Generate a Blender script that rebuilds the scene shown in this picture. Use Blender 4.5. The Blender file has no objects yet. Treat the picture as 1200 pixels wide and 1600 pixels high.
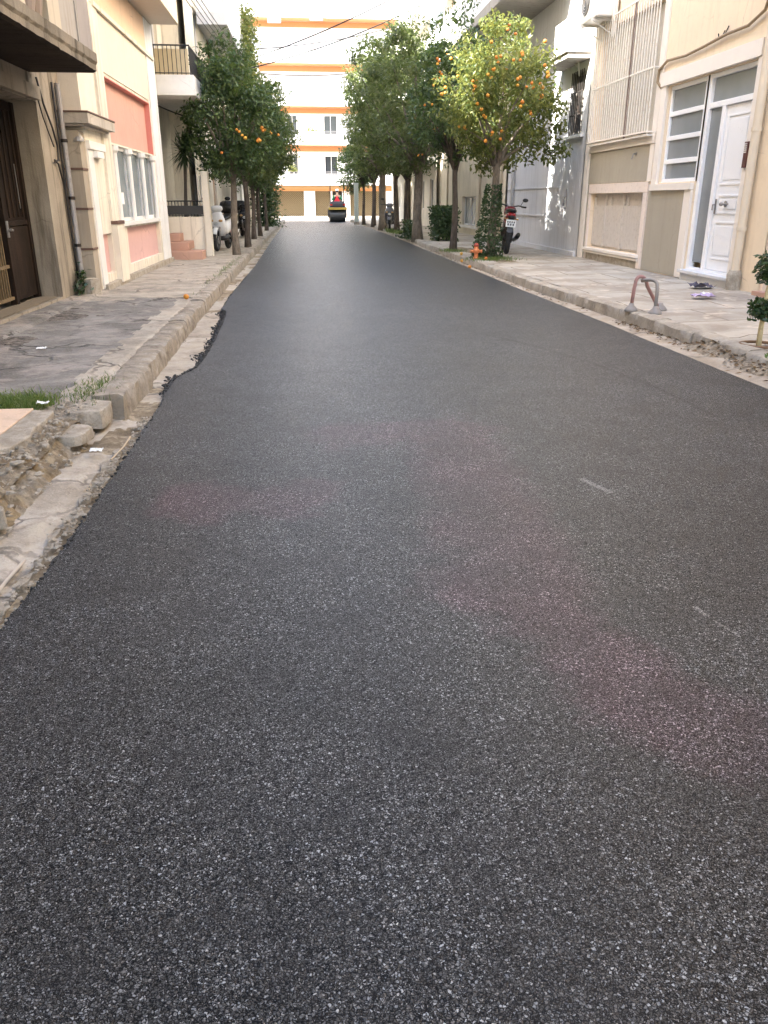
import bpy, math, random
import numpy as np
from mathutils import Vector, Matrix, noise
random.seed(7)
sc = bpy.context.scene
COL = sc.collection
R = math.radians
D = bpy.data

# ------------------------------------------------------------------ materials
MATS = {}
class NT:
    """small node-graph helper"""
    def __init__(s, name):
        s.m = D.materials.new(name); s.m.use_nodes = True
        s.t = s.m.node_tree; s.n = s.t.nodes; s.l = s.t.links
        s.n.clear()
        s.out = s.n.new('ShaderNodeOutputMaterial')
        s.b = s.n.new('ShaderNodeBsdfPrincipled')
        s.l.new(s.b.outputs[0], s.out.inputs[0])
    def new(s, t, **k):
        n = s.n.new(t)
        for a, v in k.items(): setattr(n, a, v)
        return n
    def put(s, sock, v):
        if isinstance(v, bpy.types.NodeSocket): s.l.new(v, sock)
        elif v is not None:
            if hasattr(sock, 'default_value'):
                try: sock.default_value = v
                except Exception:
                    sock.default_value = (*v, 1) if len(v) == 3 else v
    def coord(s, kind='Object', scale=None, rot=None):
        tc = s.new('ShaderNodeTexCoord').outputs[kind]
        if scale is None and rot is None: return tc
        mp = s.new('ShaderNodeMapping'); s.l.new(tc, mp.inputs[0])
        if scale is not None: mp.inputs['Scale'].default_value = scale if hasattr(scale, '__len__') else (scale,)*3
        if rot is not None: mp.inputs['Rotation'].default_value = rot
        return mp.outputs[0]
    def noise(s, vec, scale, detail=4, rough=.55, dist=0):
        n = s.new('ShaderNodeTexNoise'); s.put(n.inputs['Vector'], vec)
        n.inputs['Scale'].default_value = scale; n.inputs['Detail'].default_value = detail
        n.inputs['Roughness'].default_value = rough; n.inputs['Distortion'].default_value = dist
        return n.outputs['Fac']
    def vor(s, vec, scale, feature='F1', rnd=1):
        n = s.new('ShaderNodeTexVoronoi', feature=feature); s.put(n.inputs['Vector'], vec)
        n.inputs['Scale'].default_value = scale; n.inputs['Randomness'].default_value = rnd
        return n
    def ramp(s, fac, stops):
        n = s.new('ShaderNodeValToRGB'); s.put(n.inputs[0], fac)
        e = n.color_ramp.elements
        while len(e) < len(stops): e.new(.5)
        for q, (p, c) in zip(e, stops):
            q.position = p
            q.color = (c, c, c, 1) if not hasattr(c, '__len__') else (*c, 1)
        return n.outputs[0]
    def mix(s, f, a, b, mode='MIX'):
        n = s.new('ShaderNodeMix', data_type='RGBA', blend_type=mode)
        s.put(n.inputs[0], f); s.put(n.inputs[6], a); s.put(n.inputs[7], b)
        return n.outputs[2]
    def math(s, op, a, b=0.0, c=None, clamp=False):
        n = s.new('ShaderNodeMath', operation=op); n.use_clamp = clamp
        s.put(n.inputs[0], a); s.put(n.inputs[1], b)
        if c is not None: s.put(n.inputs[2], c)
        return n.outputs[0]
    def new_noise_col(s, vec, scale):
        n = s.new('ShaderNodeTexNoise'); s.put(n.inputs['Vector'], vec); n.inputs['Scale'].default_value = scale; n.inputs['Detail'].default_value = 5
        return n.outputs['Color']
    def bump(s, h, strength=.5, dist=.01, normal=None):
        n = s.new('ShaderNodeBump'); s.put(n.inputs['Height'], h)
        n.inputs['Strength'].default_value = strength; n.inputs['Distance'].default_value = dist
        if normal is not None: s.put(n.inputs['Normal'], normal)
        s.l.new(n.outputs[0], s.b.inputs['Normal']); return n.outputs[0]
    def base(s, c): s.put(s.b.inputs['Base Color'], c if isinstance(c, bpy.types.NodeSocket) else (*c, 1))
    def rough(s, r): s.put(s.b.inputs['Roughness'], r)
    def done(s): return s.m
def c4(c): return (*c, 1)
def mul(c, k): return tuple(min(1, x*k) for x in c)

def plaster(name, col, var=.16, dirt=(.24,.20,.15), streak=.5, bump=.25, rough=.9, grain=60):
    if name in MATS: return MATS[name]
    g = NT(name); v = g.coord('Object')
    n1 = g.noise(v, 1.1, 6, .6); n2 = g.noise(v, 9, 5, .65)
    vs = g.coord('Object', (5, 5, .35)); n3 = g.noise(vs, 1.6, 5, .6)
    c = g.mix(g.ramp(n1, [(.3, 0), (.7, 1)]), c4(mul(col, 1-var)), c4(mul(col, 1+var*.5)))
    c = g.mix(g.math('MULTIPLY', g.ramp(n2, [(.55, 0), (.8, 1)]), .35), c, c4(mul(col, .7)))
    ce = g.vor(g.mix(.22, v, g.new_noise_col(v, 2.2)), .9, 'DISTANCE_TO_EDGE').outputs['Distance']
    c = g.mix(g.math('MULTIPLY', g.math('MULTIPLY', g.ramp(ce, [(0, 1), (.006, 0)]), g.ramp(n1, [(.5, 0), (.62, 1)])), .5), c, c4(mul(col, .4)))
    c = g.mix(g.math('MULTIPLY', g.ramp(n3, [(.52, 0), (.72, 1)]), streak), c, c4(dirt))
    g.base(c); g.rough(rough); g.b.inputs['Specular IOR Level'].default_value = .12
    h = g.math('ADD', g.noise(v, grain, 4), g.math('MULTIPLY', g.noise(v, 4, 4), 1.5))
    g.bump(h, bump, .012)
    MATS[name] = g.done(); return MATS[name]
def paint(name, col, rough=.45, var=.08, metal=0.0, wear=None, wear_amt=.5, bump=.05):
    if name in MATS: return MATS[name]
    g = NT(name); v = g.coord('Object')
    n = g.noise(v, 6, 5, .6)
    c = g.mix(n, c4(mul(col, 1-var)), c4(mul(col, 1+var)))
    if wear:
        c = g.mix(g.math('MULTIPLY', g.ramp(g.noise(v, 14, 6, .7), [(.54, 0), (.62, 1)]), wear_amt), c, c4(wear))
    g.base(c); g.rough(g.ramp(g.noise(v, 20, 3), [(.3, max(0.03, rough-.08)), (.7, min(1, rough+.12))]))
    g.b.inputs['Metallic'].default_value = metal
    g.bump(g.noise(v, 45, 3), bump, .002)
    MATS[name] = g.done(); return MATS[name]
def glass(name, col, rough=.08):
    if name in MATS: return MATS[name]
    g = NT(name); v = g.coord('Object')
    g.base(g.mix(g.noise(v, 1.3, 3), c4(mul(col, .75)), c4(mul(col, 1.2))))
    g.rough(rough); g.b.inputs['IOR'].default_value = 1.5
    g.bump(g.noise(v, 1.5, 2), .06, .02)
    MATS[name] = g.done(); return MATS[name]
def concrete(name, col, dark, scale=1.0, crack=0, bump=.6, dust=None):
    if name in MATS: return MATS[name]
    g = NT(name); v = g.coord('Object')
    n1 = g.noise(v, 1.6*scale, 7, .65, .4); n2 = g.noise(v, 13*scale, 6, .7); n3 = g.noise(v, 70*scale, 3, .6)
    c = g.mix(g.ramp(n1, [(.35, 0), (.68, 1)]), c4(dark), c4(col))
    c = g.mix(g.math('MULTIPLY', g.ramp(n2, [(.5, 0), (.7, 1)]), .6), c, c4(mul(dark, .75)))
    c = g.mix(g.math('MULTIPLY', g.ramp(n3, [(.55, 0), (.75, 1)]), .5), c, c4(mul(col, 1.2)))
    if dust: c = g.mix(g.math('MULTIPLY', g.ramp(g.noise(v, 2.7*scale, 6, .7), [(.48, 0), (.62, 1)]), .8), c, c4(dust))
    h = g.math('ADD', g.math('MULTIPLY', n2, 1.0), g.math('MULTIPLY', n3, .5))
    if crack:
        vd = g.new('ShaderNodeVectorMath', operation='ADD'); g.put(vd.inputs[0], v)
        nn = g.new('ShaderNodeTexNoise'); g.put(nn.inputs['Vector'], v); nn.inputs['Scale'].default_value = 3.5; nn.inputs['Detail'].default_value = 5
        sc_ = g.new('ShaderNodeVectorMath', operation='SCALE'); g.put(sc_.inputs[0], nn.outputs['Color']); sc_.inputs['Scale'].default_value = .45
        g.put(vd.inputs[1], sc_.outputs[0])
        e = g.vor(vd.outputs[0], crack, 'DISTANCE_TO_EDGE').outputs['Distance']
        k = g.ramp(e, [(.0, 1), (.016, .8), (.04, 0)])
        k = g.math('MULTIPLY', k, g.ramp(g.noise(v, .9, 3), [(.45, 0), (.6, 1)]))
        c = g.mix(g.math('MULTIPLY', k, .85), c, c4(mul(dark, .22)))
        h = g.math('SUBTRACT', h, g.math('MULTIPLY', k, 1.5))
    g.base(c); g.rough(.93); g.b.inputs['Specular IOR Level'].default_value = .15; g.bump(h, bump, .012)
    MATS[name] = g.done(); return MATS[name]

def asphalt():
    g = NT('fresh_asphalt'); v = g.coord('Object')
    wn = g.new('ShaderNodeTexNoise'); wn.inputs['Scale'].default_value = 150; wn.inputs['Detail'].default_value = 2; g.put(wn.inputs['Vector'], v)
    wo = g.new('ShaderNodeVectorMath', operation='MULTIPLY_ADD'); g.put(wo.inputs[0], wn.outputs['Color']); wo.inputs[1].default_value = (.010, .010, .010); g.put(wo.inputs[2], v)
    vo = g.vor(wo.outputs[0], 150, 'F1'); ve = g.vor(wo.outputs[0], 150, 'DISTANCE_TO_EDGE'); vf = g.vor(wo.outputs[0], 290, 'F1'); vfe = g.vor(wo.outputs[0], 290, 'DISTANCE_TO_EDGE'); vo2 = g.vor(wo.outputs[0], 84, 'F1')
    cell = g.new('ShaderNodeSeparateColor'); g.l.new(vo.outputs['Color'], cell.inputs[0])
    cell2 = g.new('ShaderNodeSeparateColor'); g.l.new(vo2.outputs['Color'], cell2.inputs[0])
    lf = g.noise(v, .55, 4, .6); mf = g.noise(v, 3.2, 5, .65); hf = g.noise(v, 330, 4, .75)
    # bitumen film, grey where the stone tops are rubbed bare
    stone = g.ramp(g.math('ADD', g.math('MULTIPLY', cell.outputs[0], .72), g.math('MULTIPLY', hf, .36)), [(.20, (.008,.008,.0085)), (.42, (.024,.024,.025)), (.56, (.098,.103,.108)), (.72, (.25,.262,.272)), (.94, (.56,.575,.585))])
    top = g.math('MULTIPLY', g.ramp(ve.outputs['Distance'], [(.05, 0), (.24, 1)]), g.ramp(hf, [(.30, .45), (.55, 1)]))
    fc = g.new('ShaderNodeSeparateColor'); g.l.new(vf.outputs['Color'], fc.inputs[0])
    fine = g.mix(g.ramp(vfe.outputs['Distance'], [(.06, 0), (.26, 1)]), c4((.005, .005, .0055)), g.ramp(fc.outputs[0], [(.25, .008), (.55, .05), (.8, .18), (1, .42)]))
    gone = g.ramp(cell.outputs[2], [(.58, 0), (.62, 1)])      # where no coarse stone lies on top, fines and binder show
    c = g.mix(top, c4((.005, .005, .0055)), stone)
    c = g.mix(gone, c, fine)
    big = g.math('MULTIPLY', g.ramp(vo2.outputs['Distance'], [(.16, 1), (.40, 0)]), g.ramp(cell2.outputs[1], [(.90, 0), (.96, 1)]))
    c = g.mix(g.math('MULTIPLY', big, .75), c, c4((.26, .255, .25)))
    c = g.mix(g.math('MULTIPLY', g.ramp(mf, [(.42, 0), (.66, 1)]), .6), c, c4((.018, .018, .019)))
    wear = g.ramp(lf, [(.35, .75), (.65, 1.25)])
    mm = g.new('ShaderNodeVectorMath', operation='SCALE'); g.put(mm.inputs[0], c); g.put(mm.inputs['Scale'], wear)
    c = mm.outputs[0]
    # reddish camera colour cast painted as a bent trail, in road coordinates
    sep = g.new('ShaderNodeSeparateXYZ'); wob = g.new('ShaderNodeTexNoise'); wob.inputs['Scale'].default_value = 2.2; wob.inputs['Detail'].default_value = 9; wob.inputs['Roughness'].default_value = .68
    g.put(wob.inputs['Vector'], v)
    off = g.new('ShaderNodeVectorMath', operation='MULTIPLY_ADD'); g.put(off.inputs[0], wob.outputs['Color']); off.inputs[1].default_value = (.6, 1.0, 0); g.put(off.inputs[2], v)
    o2 = g.new('ShaderNodeVectorMath', operation='SUBTRACT'); g.put(o2.inputs[0], off.outputs[0]); o2.inputs[1].default_value = (.3, .5, 0)
    def seg(ax, ay, bx, by, w, vec):
        # distance to a segment a-b
        pa = g.new('ShaderNodeVectorMath', operation='SUBTRACT'); g.put(pa.inputs[0], vec); pa.inputs[1].default_value = (ax, ay, 0)
        dx, dy = bx-ax, by-ay; L2 = dx*dx+dy*dy
        dt = g.new('ShaderNodeVectorMath', operation='DOT_PRODUCT'); g.put(dt.inputs[0], pa.outputs[0]); dt.inputs[1].default_value = (dx/L2, dy/L2, 0)
        t = g.math('ADD', dt.outputs['Value'], 0.0, clamp=True)
        pr = g.new('ShaderNodeVectorMath', operation='SCALE'); pr.inputs[0].default_value = (dx, dy, 0); g.put(pr.inputs['Scale'], t)
        df = g.new('ShaderNodeVectorMath', operation='DISTANCE'); g.put(df.inputs[0], pa.outputs[0]); g.put(df.inputs[1], pr.outputs[0])
        n = g.new('ShaderNodeMapRange', clamp=True); g.put(n.inputs[0], df.outputs['Value'])
        n.inputs[1].default_value = w*.55; n.inputs[2].default_value = w; n.inputs[3].default_value = 1; n.inputs[4].default_value = 0
        return n.outputs[0]
    flat = g.new('ShaderNodeVectorMath', operation='MULTIPLY'); g.put(flat.inputs[0], o2.outputs[0]); flat.inputs[1].default_value = (1, 1, 0)
    fv = flat.outputs[0]
    st = None
    for a in [(.86, 4.8, .80, 3.4, .34), (.80, 3.4, .72, 2.6, .36), (.72, 2.6, 1.03, 1.76, .25), (.25, 4.75, .9, 4.8, .34), (-.55, 3.65, -.08, 3.7, .27)]:
        q = seg(*a, fv); st = q if st is None else g.math('MAXIMUM', st, q)
    st = g.math('MULTIPLY', st, g.ramp(g.noise(v, 2.2, 3), [(.3, .55), (.6, 1)]))
    tint = g.mix(1.0, g.mix(1.0, c, c4((1.34, 1.03, 1.12)), 'MULTIPLY'), c4((.014, .004, .006)), 'ADD')
    c = g.mix(g.math('MULTIPLY', st, .9), c, tint)
    # scrapes of chalk
    wv = g.new('ShaderNodeVectorMath', operation='MULTIPLY_ADD'); n5 = g.new('ShaderNodeTexNoise'); n5.inputs['Scale'].default_value = 60; g.put(n5.inputs['Vector'], v)
    g.put(wv.inputs[0], n5.outputs['Color']); wv.inputs[1].default_value = (.03, .03, 0); g.put(wv.inputs[2], v)
    ws = g.new('ShaderNodeVectorMath', operation='MULTIPLY'); g.put(ws.inputs[0], wv.outputs[0]); ws.inputs[1].default_value = (1, 1, 0)
    ck = None
    for a in [(1.395, 3.83, 1.47, 3.63, .022), (1.345, 2.43, 1.36, 2.37, .012), (1.29, 2.62, 1.31, 2.58, .007), (1.37, 2.33, 1.40, 2.22, .006), (2.2, 7.62, 2.24, 7.6, .012), (2.38, 7.62, 2.42, 7.6, .012)]:
        q = seg(*a, ws.outputs[0]); ck = q if ck is None else g.math('MAXIMUM', ck, q)
    ck = g.math('MULTIPLY', ck, g.math('MULTIPLY', g.ramp(top, [(.1, .25), (.6, 1)]), g.ramp(g.noise(v, 90, 3, .7), [(.36, .15), (.58, 1)])))
    c = g.mix(g.math('MULTIPLY', ck, .85), c, c4((.38, .38, .375)))
    # dark roller joint and scuff lines
    dk = None
    for a in [(.2, 30.9, 1.3, 31.3, .09), (1.75, 8.9, 2.2, 7.9, .035), (2.2, 7.9, 2.5, 6.9, .035), (2.5, 6.9, 2.66, 5.9, .03), (2.66, 5.9, 2.7, 5.0, .025), (-.1, 14.0, .9, 14.6, .03), (-.9, 11.3, -.2, 10.9, .03)]:
        q = seg(*a, ws.outputs[0]); dk = q if dk is None else g.math('MAXIMUM', dk, q)
    c = g.mix(g.math('MULTIPLY', dk, .6), c, c4((.008, .008, .009)))
    g.base(c)
    g.rough(g.ramp(g.math('ADD', g.math('MULTIPLY', cell.outputs[1], .6), g.math('MULTIPLY', lf, .4)), [(.2, .36), (.8, .56)])); g.put(g.b.inputs['Specular IOR Level'], g.ramp(g.math('MULTIPLY', top, g.math('ADD', .35, cell.outputs[1])), [(.05, .0), (.9, .7)])); g.b.inputs['Coat Weight'].default_value = .5; g.b.inputs['Coat IOR'].default_value = 1.24; g.b.inputs['Coat Roughness'].default_value = .46
    h = g.math('ADD', g.math('MULTIPLY', g.ramp(ve.outputs['Distance'], [(0, 0), (.3, 1)]), g.math('ADD', .55, g.math('MULTIPLY', cell.outputs[2], .6))), g.math('MULTIPLY', hf, .12))
    h = g.math('ADD', h, g.math('MULTIPLY', big, .35))
    g.bump(h, .55, .006)
    return g.done()

def leafmat(name, cols, trans=.35, tcol=(.22,.30,.04), rough=.42):
    g = NT(name)
    geo = g.new('ShaderNodeNewGeometry'); v = g.coord('Object')
    c = g.ramp(geo.outputs['Random Per Island'], [(i/(len(cols)-1), q) for i, q in enumerate(cols)])
    c = g.mix(g.math('MULTIPLY', g.ramp(g.noise(v, 1.8, 3), [(.4, 0), (.7, 1)]), .5), c, c4(mul(cols[0], .8)))
    g.base(c); g.rough(rough); g.b.inputs['Specular IOR Level'].default_value = .45
    tr = g.new('ShaderNodeBsdfTranslucent'); g.put(tr.inputs[0], g.mix(.5, c4(tcol), c))
    mx = g.new('ShaderNodeMixShader'); mx.inputs[0].default_value = trans
    g.l.new(g.b.outputs[0], mx.inputs[1]); g.l.new(tr.outputs[0], mx.inputs[2]); g.l.new(mx.outputs[0], g.out.inputs[0])
    return g.done()
def bark(name, a, b):
    g = NT(name); v = g.coord('Object', (9, 9, 2.2)); n = g.noise(v, 3, 7, .7, .6)
    vf = g.coord('Object'); n2 = g.noise(vf, 4, 4)
    c = g.mix(g.ramp(n, [(.35, 0), (.65, 1)]), c4(a), c4(b)); c = g.mix(g.math('MULTIPLY', g.ramp(n2, [(.5, 0), (.7, 1)]), .5), c, c4(mul(b, 1.3)))
    g.base(c); g.rough(.95); g.bump(n, .8, .02); return g.done()

# ------------------------------------------------------------------ mesh helpers
class MB:
    def __init__(s): s.v = []; s.f = []; s.mi = []; s.cur = 0
    def add(s, vs, fs):
        o = len(s.v); s.v.extend([tuple(p) for p in vs])
        for f in fs: s.f.append(tuple(o+i for i in f)); s.mi.append(s.cur)
        return s
    def quad(s, a, b, c, d): return s.add([a, b, c, d], [(0, 1, 2, 3)])
    def box(s, x0, x1, y0, y1, z0, z1):
        if x0 > x1: x0, x1 = x1, x0
        if y0 > y1: y0, y1 = y1, y0
        if z0 > z1: z0, z1 = z1, z0
        v = [(x0,y0,z0),(x1,y0,z0),(x1,y1,z0),(x0,y1,z0),(x0,y0,z1),(x1,y0,z1),(x1,y1,z1),(x0,y1,z1)]
        return s.add(v, [(0,3,2,1),(4,5,6,7),(0,1,5,4),(1,2,6,5),(2,3,7,6),(3,0,4,7)])
    def obox(s, c, sx, sy, sz, rot=None):
        M = rot if rot is not None else Matrix.Identity(3)
        v = [Vector(c) + M @ Vector((a*sx/2, b*sy/2, d*sz/2)) for d in (-1, 1) for a, b in ((-1,-1),(1,-1),(1,1),(-1,1))]
        return s.add(v, [(0,3,2,1),(4,5,6,7),(0,1,5,4),(1,2,6,5),(2,3,7,6),(3,0,4,7)])
    def tube(s, pts, r, n=8, cap=True):
        pts = [Vector(p) for p in pts]; rs = r if hasattr(r, '__len__') else [r]*len(pts)
        rings = []; up = None
        for i, p in enumerate(pts):
            t = (pts[min(i+1, len(pts)-1)] - pts[max(i-1, 0)]).normalized()
            if up is None: up = Vector((0,0,1)) if abs(t.z) < .9 else Vector((1,0,0))
            a = t.cross(up).normalized(); b = a.cross(t).normalized(); up = b
            rings.append([p + (a*math.cos(q) + b*math.sin(q))*rs[i] for q in [2*math.pi*k/n for k in range(n)]])
        o = [p for rg in rings for p in rg]; fs = []
        for i in range(len(pts)-1):
            for k in range(n):
                fs.append((i*n+k, i*n+(k+1) % n, (i+1)*n+(k+1) % n, (i+1)*n+k))
        if cap: fs.append(tuple(range(n-1, -1, -1))); fs.append(tuple((len(pts)-1)*n+k for k in range(n)))
        return s.add(o, fs)
    def lathe(s, prof, c=(0,0,0), axis='z', n=20, cap=True):
        """prof: list of (radius, height)"""
        def P(r, h, q):
            a, b = r*math.cos(q), r*math.sin(q)
            p = {'z': (a, b, h), 'x': (h, a, b), 'y': (b, h, a)}[axis]
            return (p[0]+c[0], p[1]+c[1], p[2]+c[2])
        vs = [P(r, h, 2*math.pi*k/n) for r, h in prof for k in range(n)]; fs = []
        for i in range(len(prof)-1):
            for k in range(n): fs.append((i*n+k, i*n+(k+1) % n, (i+1)*n+(k+1) % n, (i+1)*n+k))
        if cap: fs.append(tuple(range(n-1, -1, -1))); fs.append(tuple((len(prof)-1)*n+k for k in range(n)))
        return s.add(vs, fs)
    def torus(s, c, Rr, r, axis='x', n=24, m=8, sx=1.0):
        vs = []; fs = []
        for i in range(n):
            q = 2*math.pi*i/n
            for k in range(m):
                w = 2*math.pi*k/m; rad = Rr + r*math.cos(w); h = r*sx*math.sin(w)
                a, b = rad*math.cos(q), rad*math.sin(q)
                p = {'z': (a, b, h), 'x': (h, a, b), 'y': (a, h, b)}[axis]
                vs.append((p[0]+c[0], p[1]+c[1], p[2]+c[2]))
        for i in range(n):
            for k in range(m):
                fs.append((i*m+k, i*m+(k+1) % m, ((i+1) % n)*m+(k+1) % m, ((i+1) % n)*m+k))
        return s.add(vs, fs)
    def loft(s, secs, axis='y', n=16, ex=2.6):
        """secs: (position along axis, c1, c2, half1, half2)"""
        vs = []; fs = []
        for (t, a, b, ha, hb) in secs:
            for k in range(n):
                q = 2*math.pi*k/n; ca, sa = math.cos(q), math.sin(q)
                u = a + ha*math.copysign(abs(ca)**(2/ex), ca); w = b + hb*math.copysign(abs(sa)**(2/ex), sa)
                vs.append({'y': (u, t, w), 'z': (u, w, t), 'x': (t, u, w)}[axis])
        for i in range(len(secs)-1):
            for k in range(n): fs.append((i*n+k, i*n+(k+1) % n, (i+1)*n+(k+1) % n, (i+1)*n+k))
        fs.append(tuple(range(n-1, -1, -1))); fs.append(tuple((len(secs)-1)*n+k for k in range(n)))
        return s.add(vs, fs)
    def blob(s, c, rx, ry, rz, n=12, m=8, jit=0):
        vs = [(c[0], c[1], c[2]-rz)]; fs = []
        for i in range(1, m):
            ph = -math.pi/2 + math.pi*i/m
            for k in range(n):
                q = 2*math.pi*k/n; j = 1 + random.uniform(-jit, jit)
                vs.append((c[0]+rx*math.cos(ph)*math.cos(q)*j, c[1]+ry*math.cos(ph)*math.sin(q)*j, c[2]+rz*math.sin(ph)*j))
        vs.append((c[0], c[1], c[2]+rz)); T = len(vs)-1
        for k in range(n): fs.append((0, 1+(k+1) % n, 1+k)); fs.append((T, 1+(m-2)*n+k, 1+(m-2)*n+(k+1) % n))
        for i in range(m-2):
            for k in range(n): fs.append((1+i*n+k, 1+i*n+(k+1) % n, 1+(i+1)*n+(k+1) % n, 1+(i+1)*n+k))
        return s.add(vs, fs)
    def grid(s, xs, ys, zf):
        vs = [(x, y, zf(x, y)) for y in ys for x in xs]; w = len(xs); fs = []
        for j in range(len(ys)-1):
            for i in range(w-1): fs.append((j*w+i, j*w+i+1, (j+1)*w+i+1, (j+1)*w+i))
        return s.add(vs, fs)
    def facade(s, ax, P, sgn, u0, u1, z0, z1, holes, depth):
        """front skin of a wall with real openings and reveals; ax 'x': plane x=P, u runs along y"""
        us = sorted({u0, u1, *[h[0] for h in holes], *[h[1] for h in holes]}); zs = sorted({z0, z1, *[h[2] for h in holes], *[h[3] for h in holes]})
        def pt(u, z, d=0): return (P - sgn*d, u, z) if ax == 'x' else (u, P - sgn*d, z)
        for i in range(len(us)-1):
            for j in range(len(zs)-1):
                um, zm = (us[i]+us[i+1])/2, (zs[j]+zs[j+1])/2
                if any(h[0] < um < h[1] and h[2] < zm < h[3] for h in holes): continue
                s.quad(pt(us[i], zs[j]), pt(us[i+1], zs[j]), pt(us[i+1], zs[j+1]), pt(us[i], zs[j+1]))
        for a, b, c, d in holes:
            for (p, q) in (((a, c), (b, c)), ((b, c), (b, d)), ((b, d), (a, d)), ((a, d), (a, c))):
                s.quad(pt(*p), pt(*q), pt(*q, depth), pt(*p, depth))
        return s
    def rough(s, amp, scale, start=0, zamp=None, key=None):
        for i in range(start, len(s.v)):
            p = Vector(s.v[i])
            if key and not key(p): continue
            d = noise.noise_vector(p*scale) + noise.noise_vector(p*scale*2.7)*.5
            s.v[i] = (p.x+d.x*amp, p.y+d.y*amp, p.z+d.z*(amp if zamp is None else zamp))
        return s

def wloc(o):
    p = Vector((0, 0, 0))
    while o: p += Vector(o.location); o = o.parent
    return p
def obj(name, mb, mat, parent=None, smooth=False, loc=None, bevel=0, auto=None):
    me = D.meshes.new(name)
    off = wloc(parent) if parent else Vector(loc or (0, 0, 0))
    me.from_pydata([(p[0]-off.x, p[1]-off.y, p[2]-off.z) for p in mb.v], [], mb.f)
    for m in (mat if isinstance(mat, (list, tuple)) else [mat]): me.materials.append(m)
    if any(mb.mi): me.polygons.foreach_set('material_index', mb.mi)
    if smooth: me.polygons.foreach_set('use_smooth', [True]*len(mb.f))
    me.update()
    if auto is not None: me.set_sharp_from_angle(angle=R(auto))
    o = D.objects.new(name, me); COL.objects.link(o)
    if parent: o.parent = parent
    else: o.location = off
    if bevel:
        b = o.modifiers.new('bevel', 'BEVEL'); b.width = bevel; b.segments = 2; b.limit_method = 'ANGLE'
    return o
def thing(name, label, cat, loc=(0, 0, 0), group=None, rz=0):
    o = D.objects.new(name, None); COL.objects.link(o); o.location = loc; o.rotation_euler = (0, 0, rz); o.empty_display_size = .2
    return tag(o, label, cat, group)
def tag(o, label, cat, group=None, kind=None):
    o['label'] = label; o['category'] = cat
    if group: o['group'] = group
    if kind: o['kind'] = kind
    return o
def struct(name, mb, mat, **k):
    o = obj(name, mb, mat, **k); o['kind'] = 'structure'; return o
def stuff(name, mb, mat, label, cat, **k):
    o = obj(name, mb, mat, **k); tag(o, label, cat, kind='stuff'); return o
def dup(root, loc, label, rz=0, scale=1.0):
    r = root.copy(); COL.objects.link(r); r.location = loc; r.rotation_euler = (0, 0, rz); r.scale = (scale,)*3; r['label'] = label
    for ch in list(root.children):
        c = ch.copy(); COL.objects.link(c); c.parent = r
        for g in list(ch.children):
            d = g.copy(); COL.objects.link(d); d.parent = c
    return r

# ------------------------------------------------------------------ camera (solved from the vanishing points)
H = 1.35; F = 1250.0; VP = (478.0, 312.0)
yv = np.array([VP[0]-600, -(VP[1]-800), -F]); yv /= np.linalg.norm(yv)
pitch = math.atan2(800-VP[1], F)
uv = np.array([0, math.cos(pitch), math.sin(pitch)]); xv = np.cross(yv, uv); xv /= np.linalg.norm(xv)
RM = np.array([xv, yv, uv])
cam = D.cameras.new('camera'); cam.sensor_fit = 'VERTICAL'; cam.sensor_height = 36; cam.lens = F/1600*36; cam.clip_end = 2000; cam.clip_start = .05
co = D.objects.new('camera', cam); COL.objects.link(co); sc.camera = co
co.matrix_world = Matrix.Translation((0, 0, H)) @ Matrix([list(r) for r in RM]).to_4x4()

# ------------------------------------------------------------------ light
SUN_EL = 38.0
sd = Vector((-.9, -.436, 0)).normalized()*math.cos(R(SUN_EL)) + Vector((0, 0, math.sin(R(SUN_EL))))   # towards the sun
w = D.worlds.new('World'); sc.world = w; w.use_nodes = True
wt = w.node_tree; bg = wt.nodes['Background']
sky = wt.nodes.new('ShaderNodeTexSky'); sky.sky_type = 'NISHITA'; sky.sun_disc = False
sky.sun_elevation = R(SUN_EL); sky.sun_rotation = R(244.2); sky.air_density = 1.0; sky.dust_density = 2.5; sky.ozone_density = 1.0
wt.links.new(sky.outputs[0], bg.inputs[0]); bg.inputs[1].default_value = .15
sl = D.lights.new('sun', 'SUN'); sl.energy = 5.0; sl.angle = R(.5); sl.color = (1, .955, .885)
so = D.objects.new('sun', sl); COL.objects.link(so); so.rotation_euler = (-sd).to_track_quat('-Z', 'Y').to_euler(); so.location = (-10, -20, 40)
sc.view_settings.view_transform = 'Standard'; sc.view_settings.look = 'None'; sc.view_settings.gamma = 1
sc.view_settings.exposure = 2.9

# ------------------------------------------------------------------ palette
M_cream = plaster('cream_plaster', (.70, .635, .51))
M_cream2 = plaster('pale_cream_plaster', (.78, .72, .60))
M_white = plaster('white_plaster', (.80, .795, .775), .08, streak=.3)
M_pinkw = plaster('pink_plaster', (.66, .385, .31), .06, (.55, .25, .2), .2)
M_pinkl = plaster('light_pink_plaster', (.68, .44, .41), .06, (.55, .3, .27), .2)
M_peach = plaster('peach_plaster', (.78, .58, .42), .06, streak=.15)
M_tan = plaster('tan_plaster', (.46, .40, .29), .07, streak=.15)
M_grey = plaster('grey_plaster', (.66, .66, .67), .08, streak=.25)
M_old = plaster('old_concrete_render', (.36, .315, .25), .3, (.07, .055, .035), .8, .7)
M_olddark = plaster('sooty_concrete', (.24, .21, .165), .3, (.05, .04, .03), .85, .7)
M_greyconc = plaster('grey_painted_concrete', (.40, .37, .33), .12, (.15, .13, .1), .5)
M_wtrim = paint('white_trim', (.80, .78, .74), .5)
M_wpvc = paint('white_pvc', (.84, .85, .86), .35, .03, bump=.01)
M_brown = paint('brown_trim', (.13, .07, .05), .6)
M_glass_sky = glass('frosted_pane', (.22, .26, .27), .16)
M_glass_dk = glass('dark_pane', (.05, .055, .06), .06)
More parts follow.
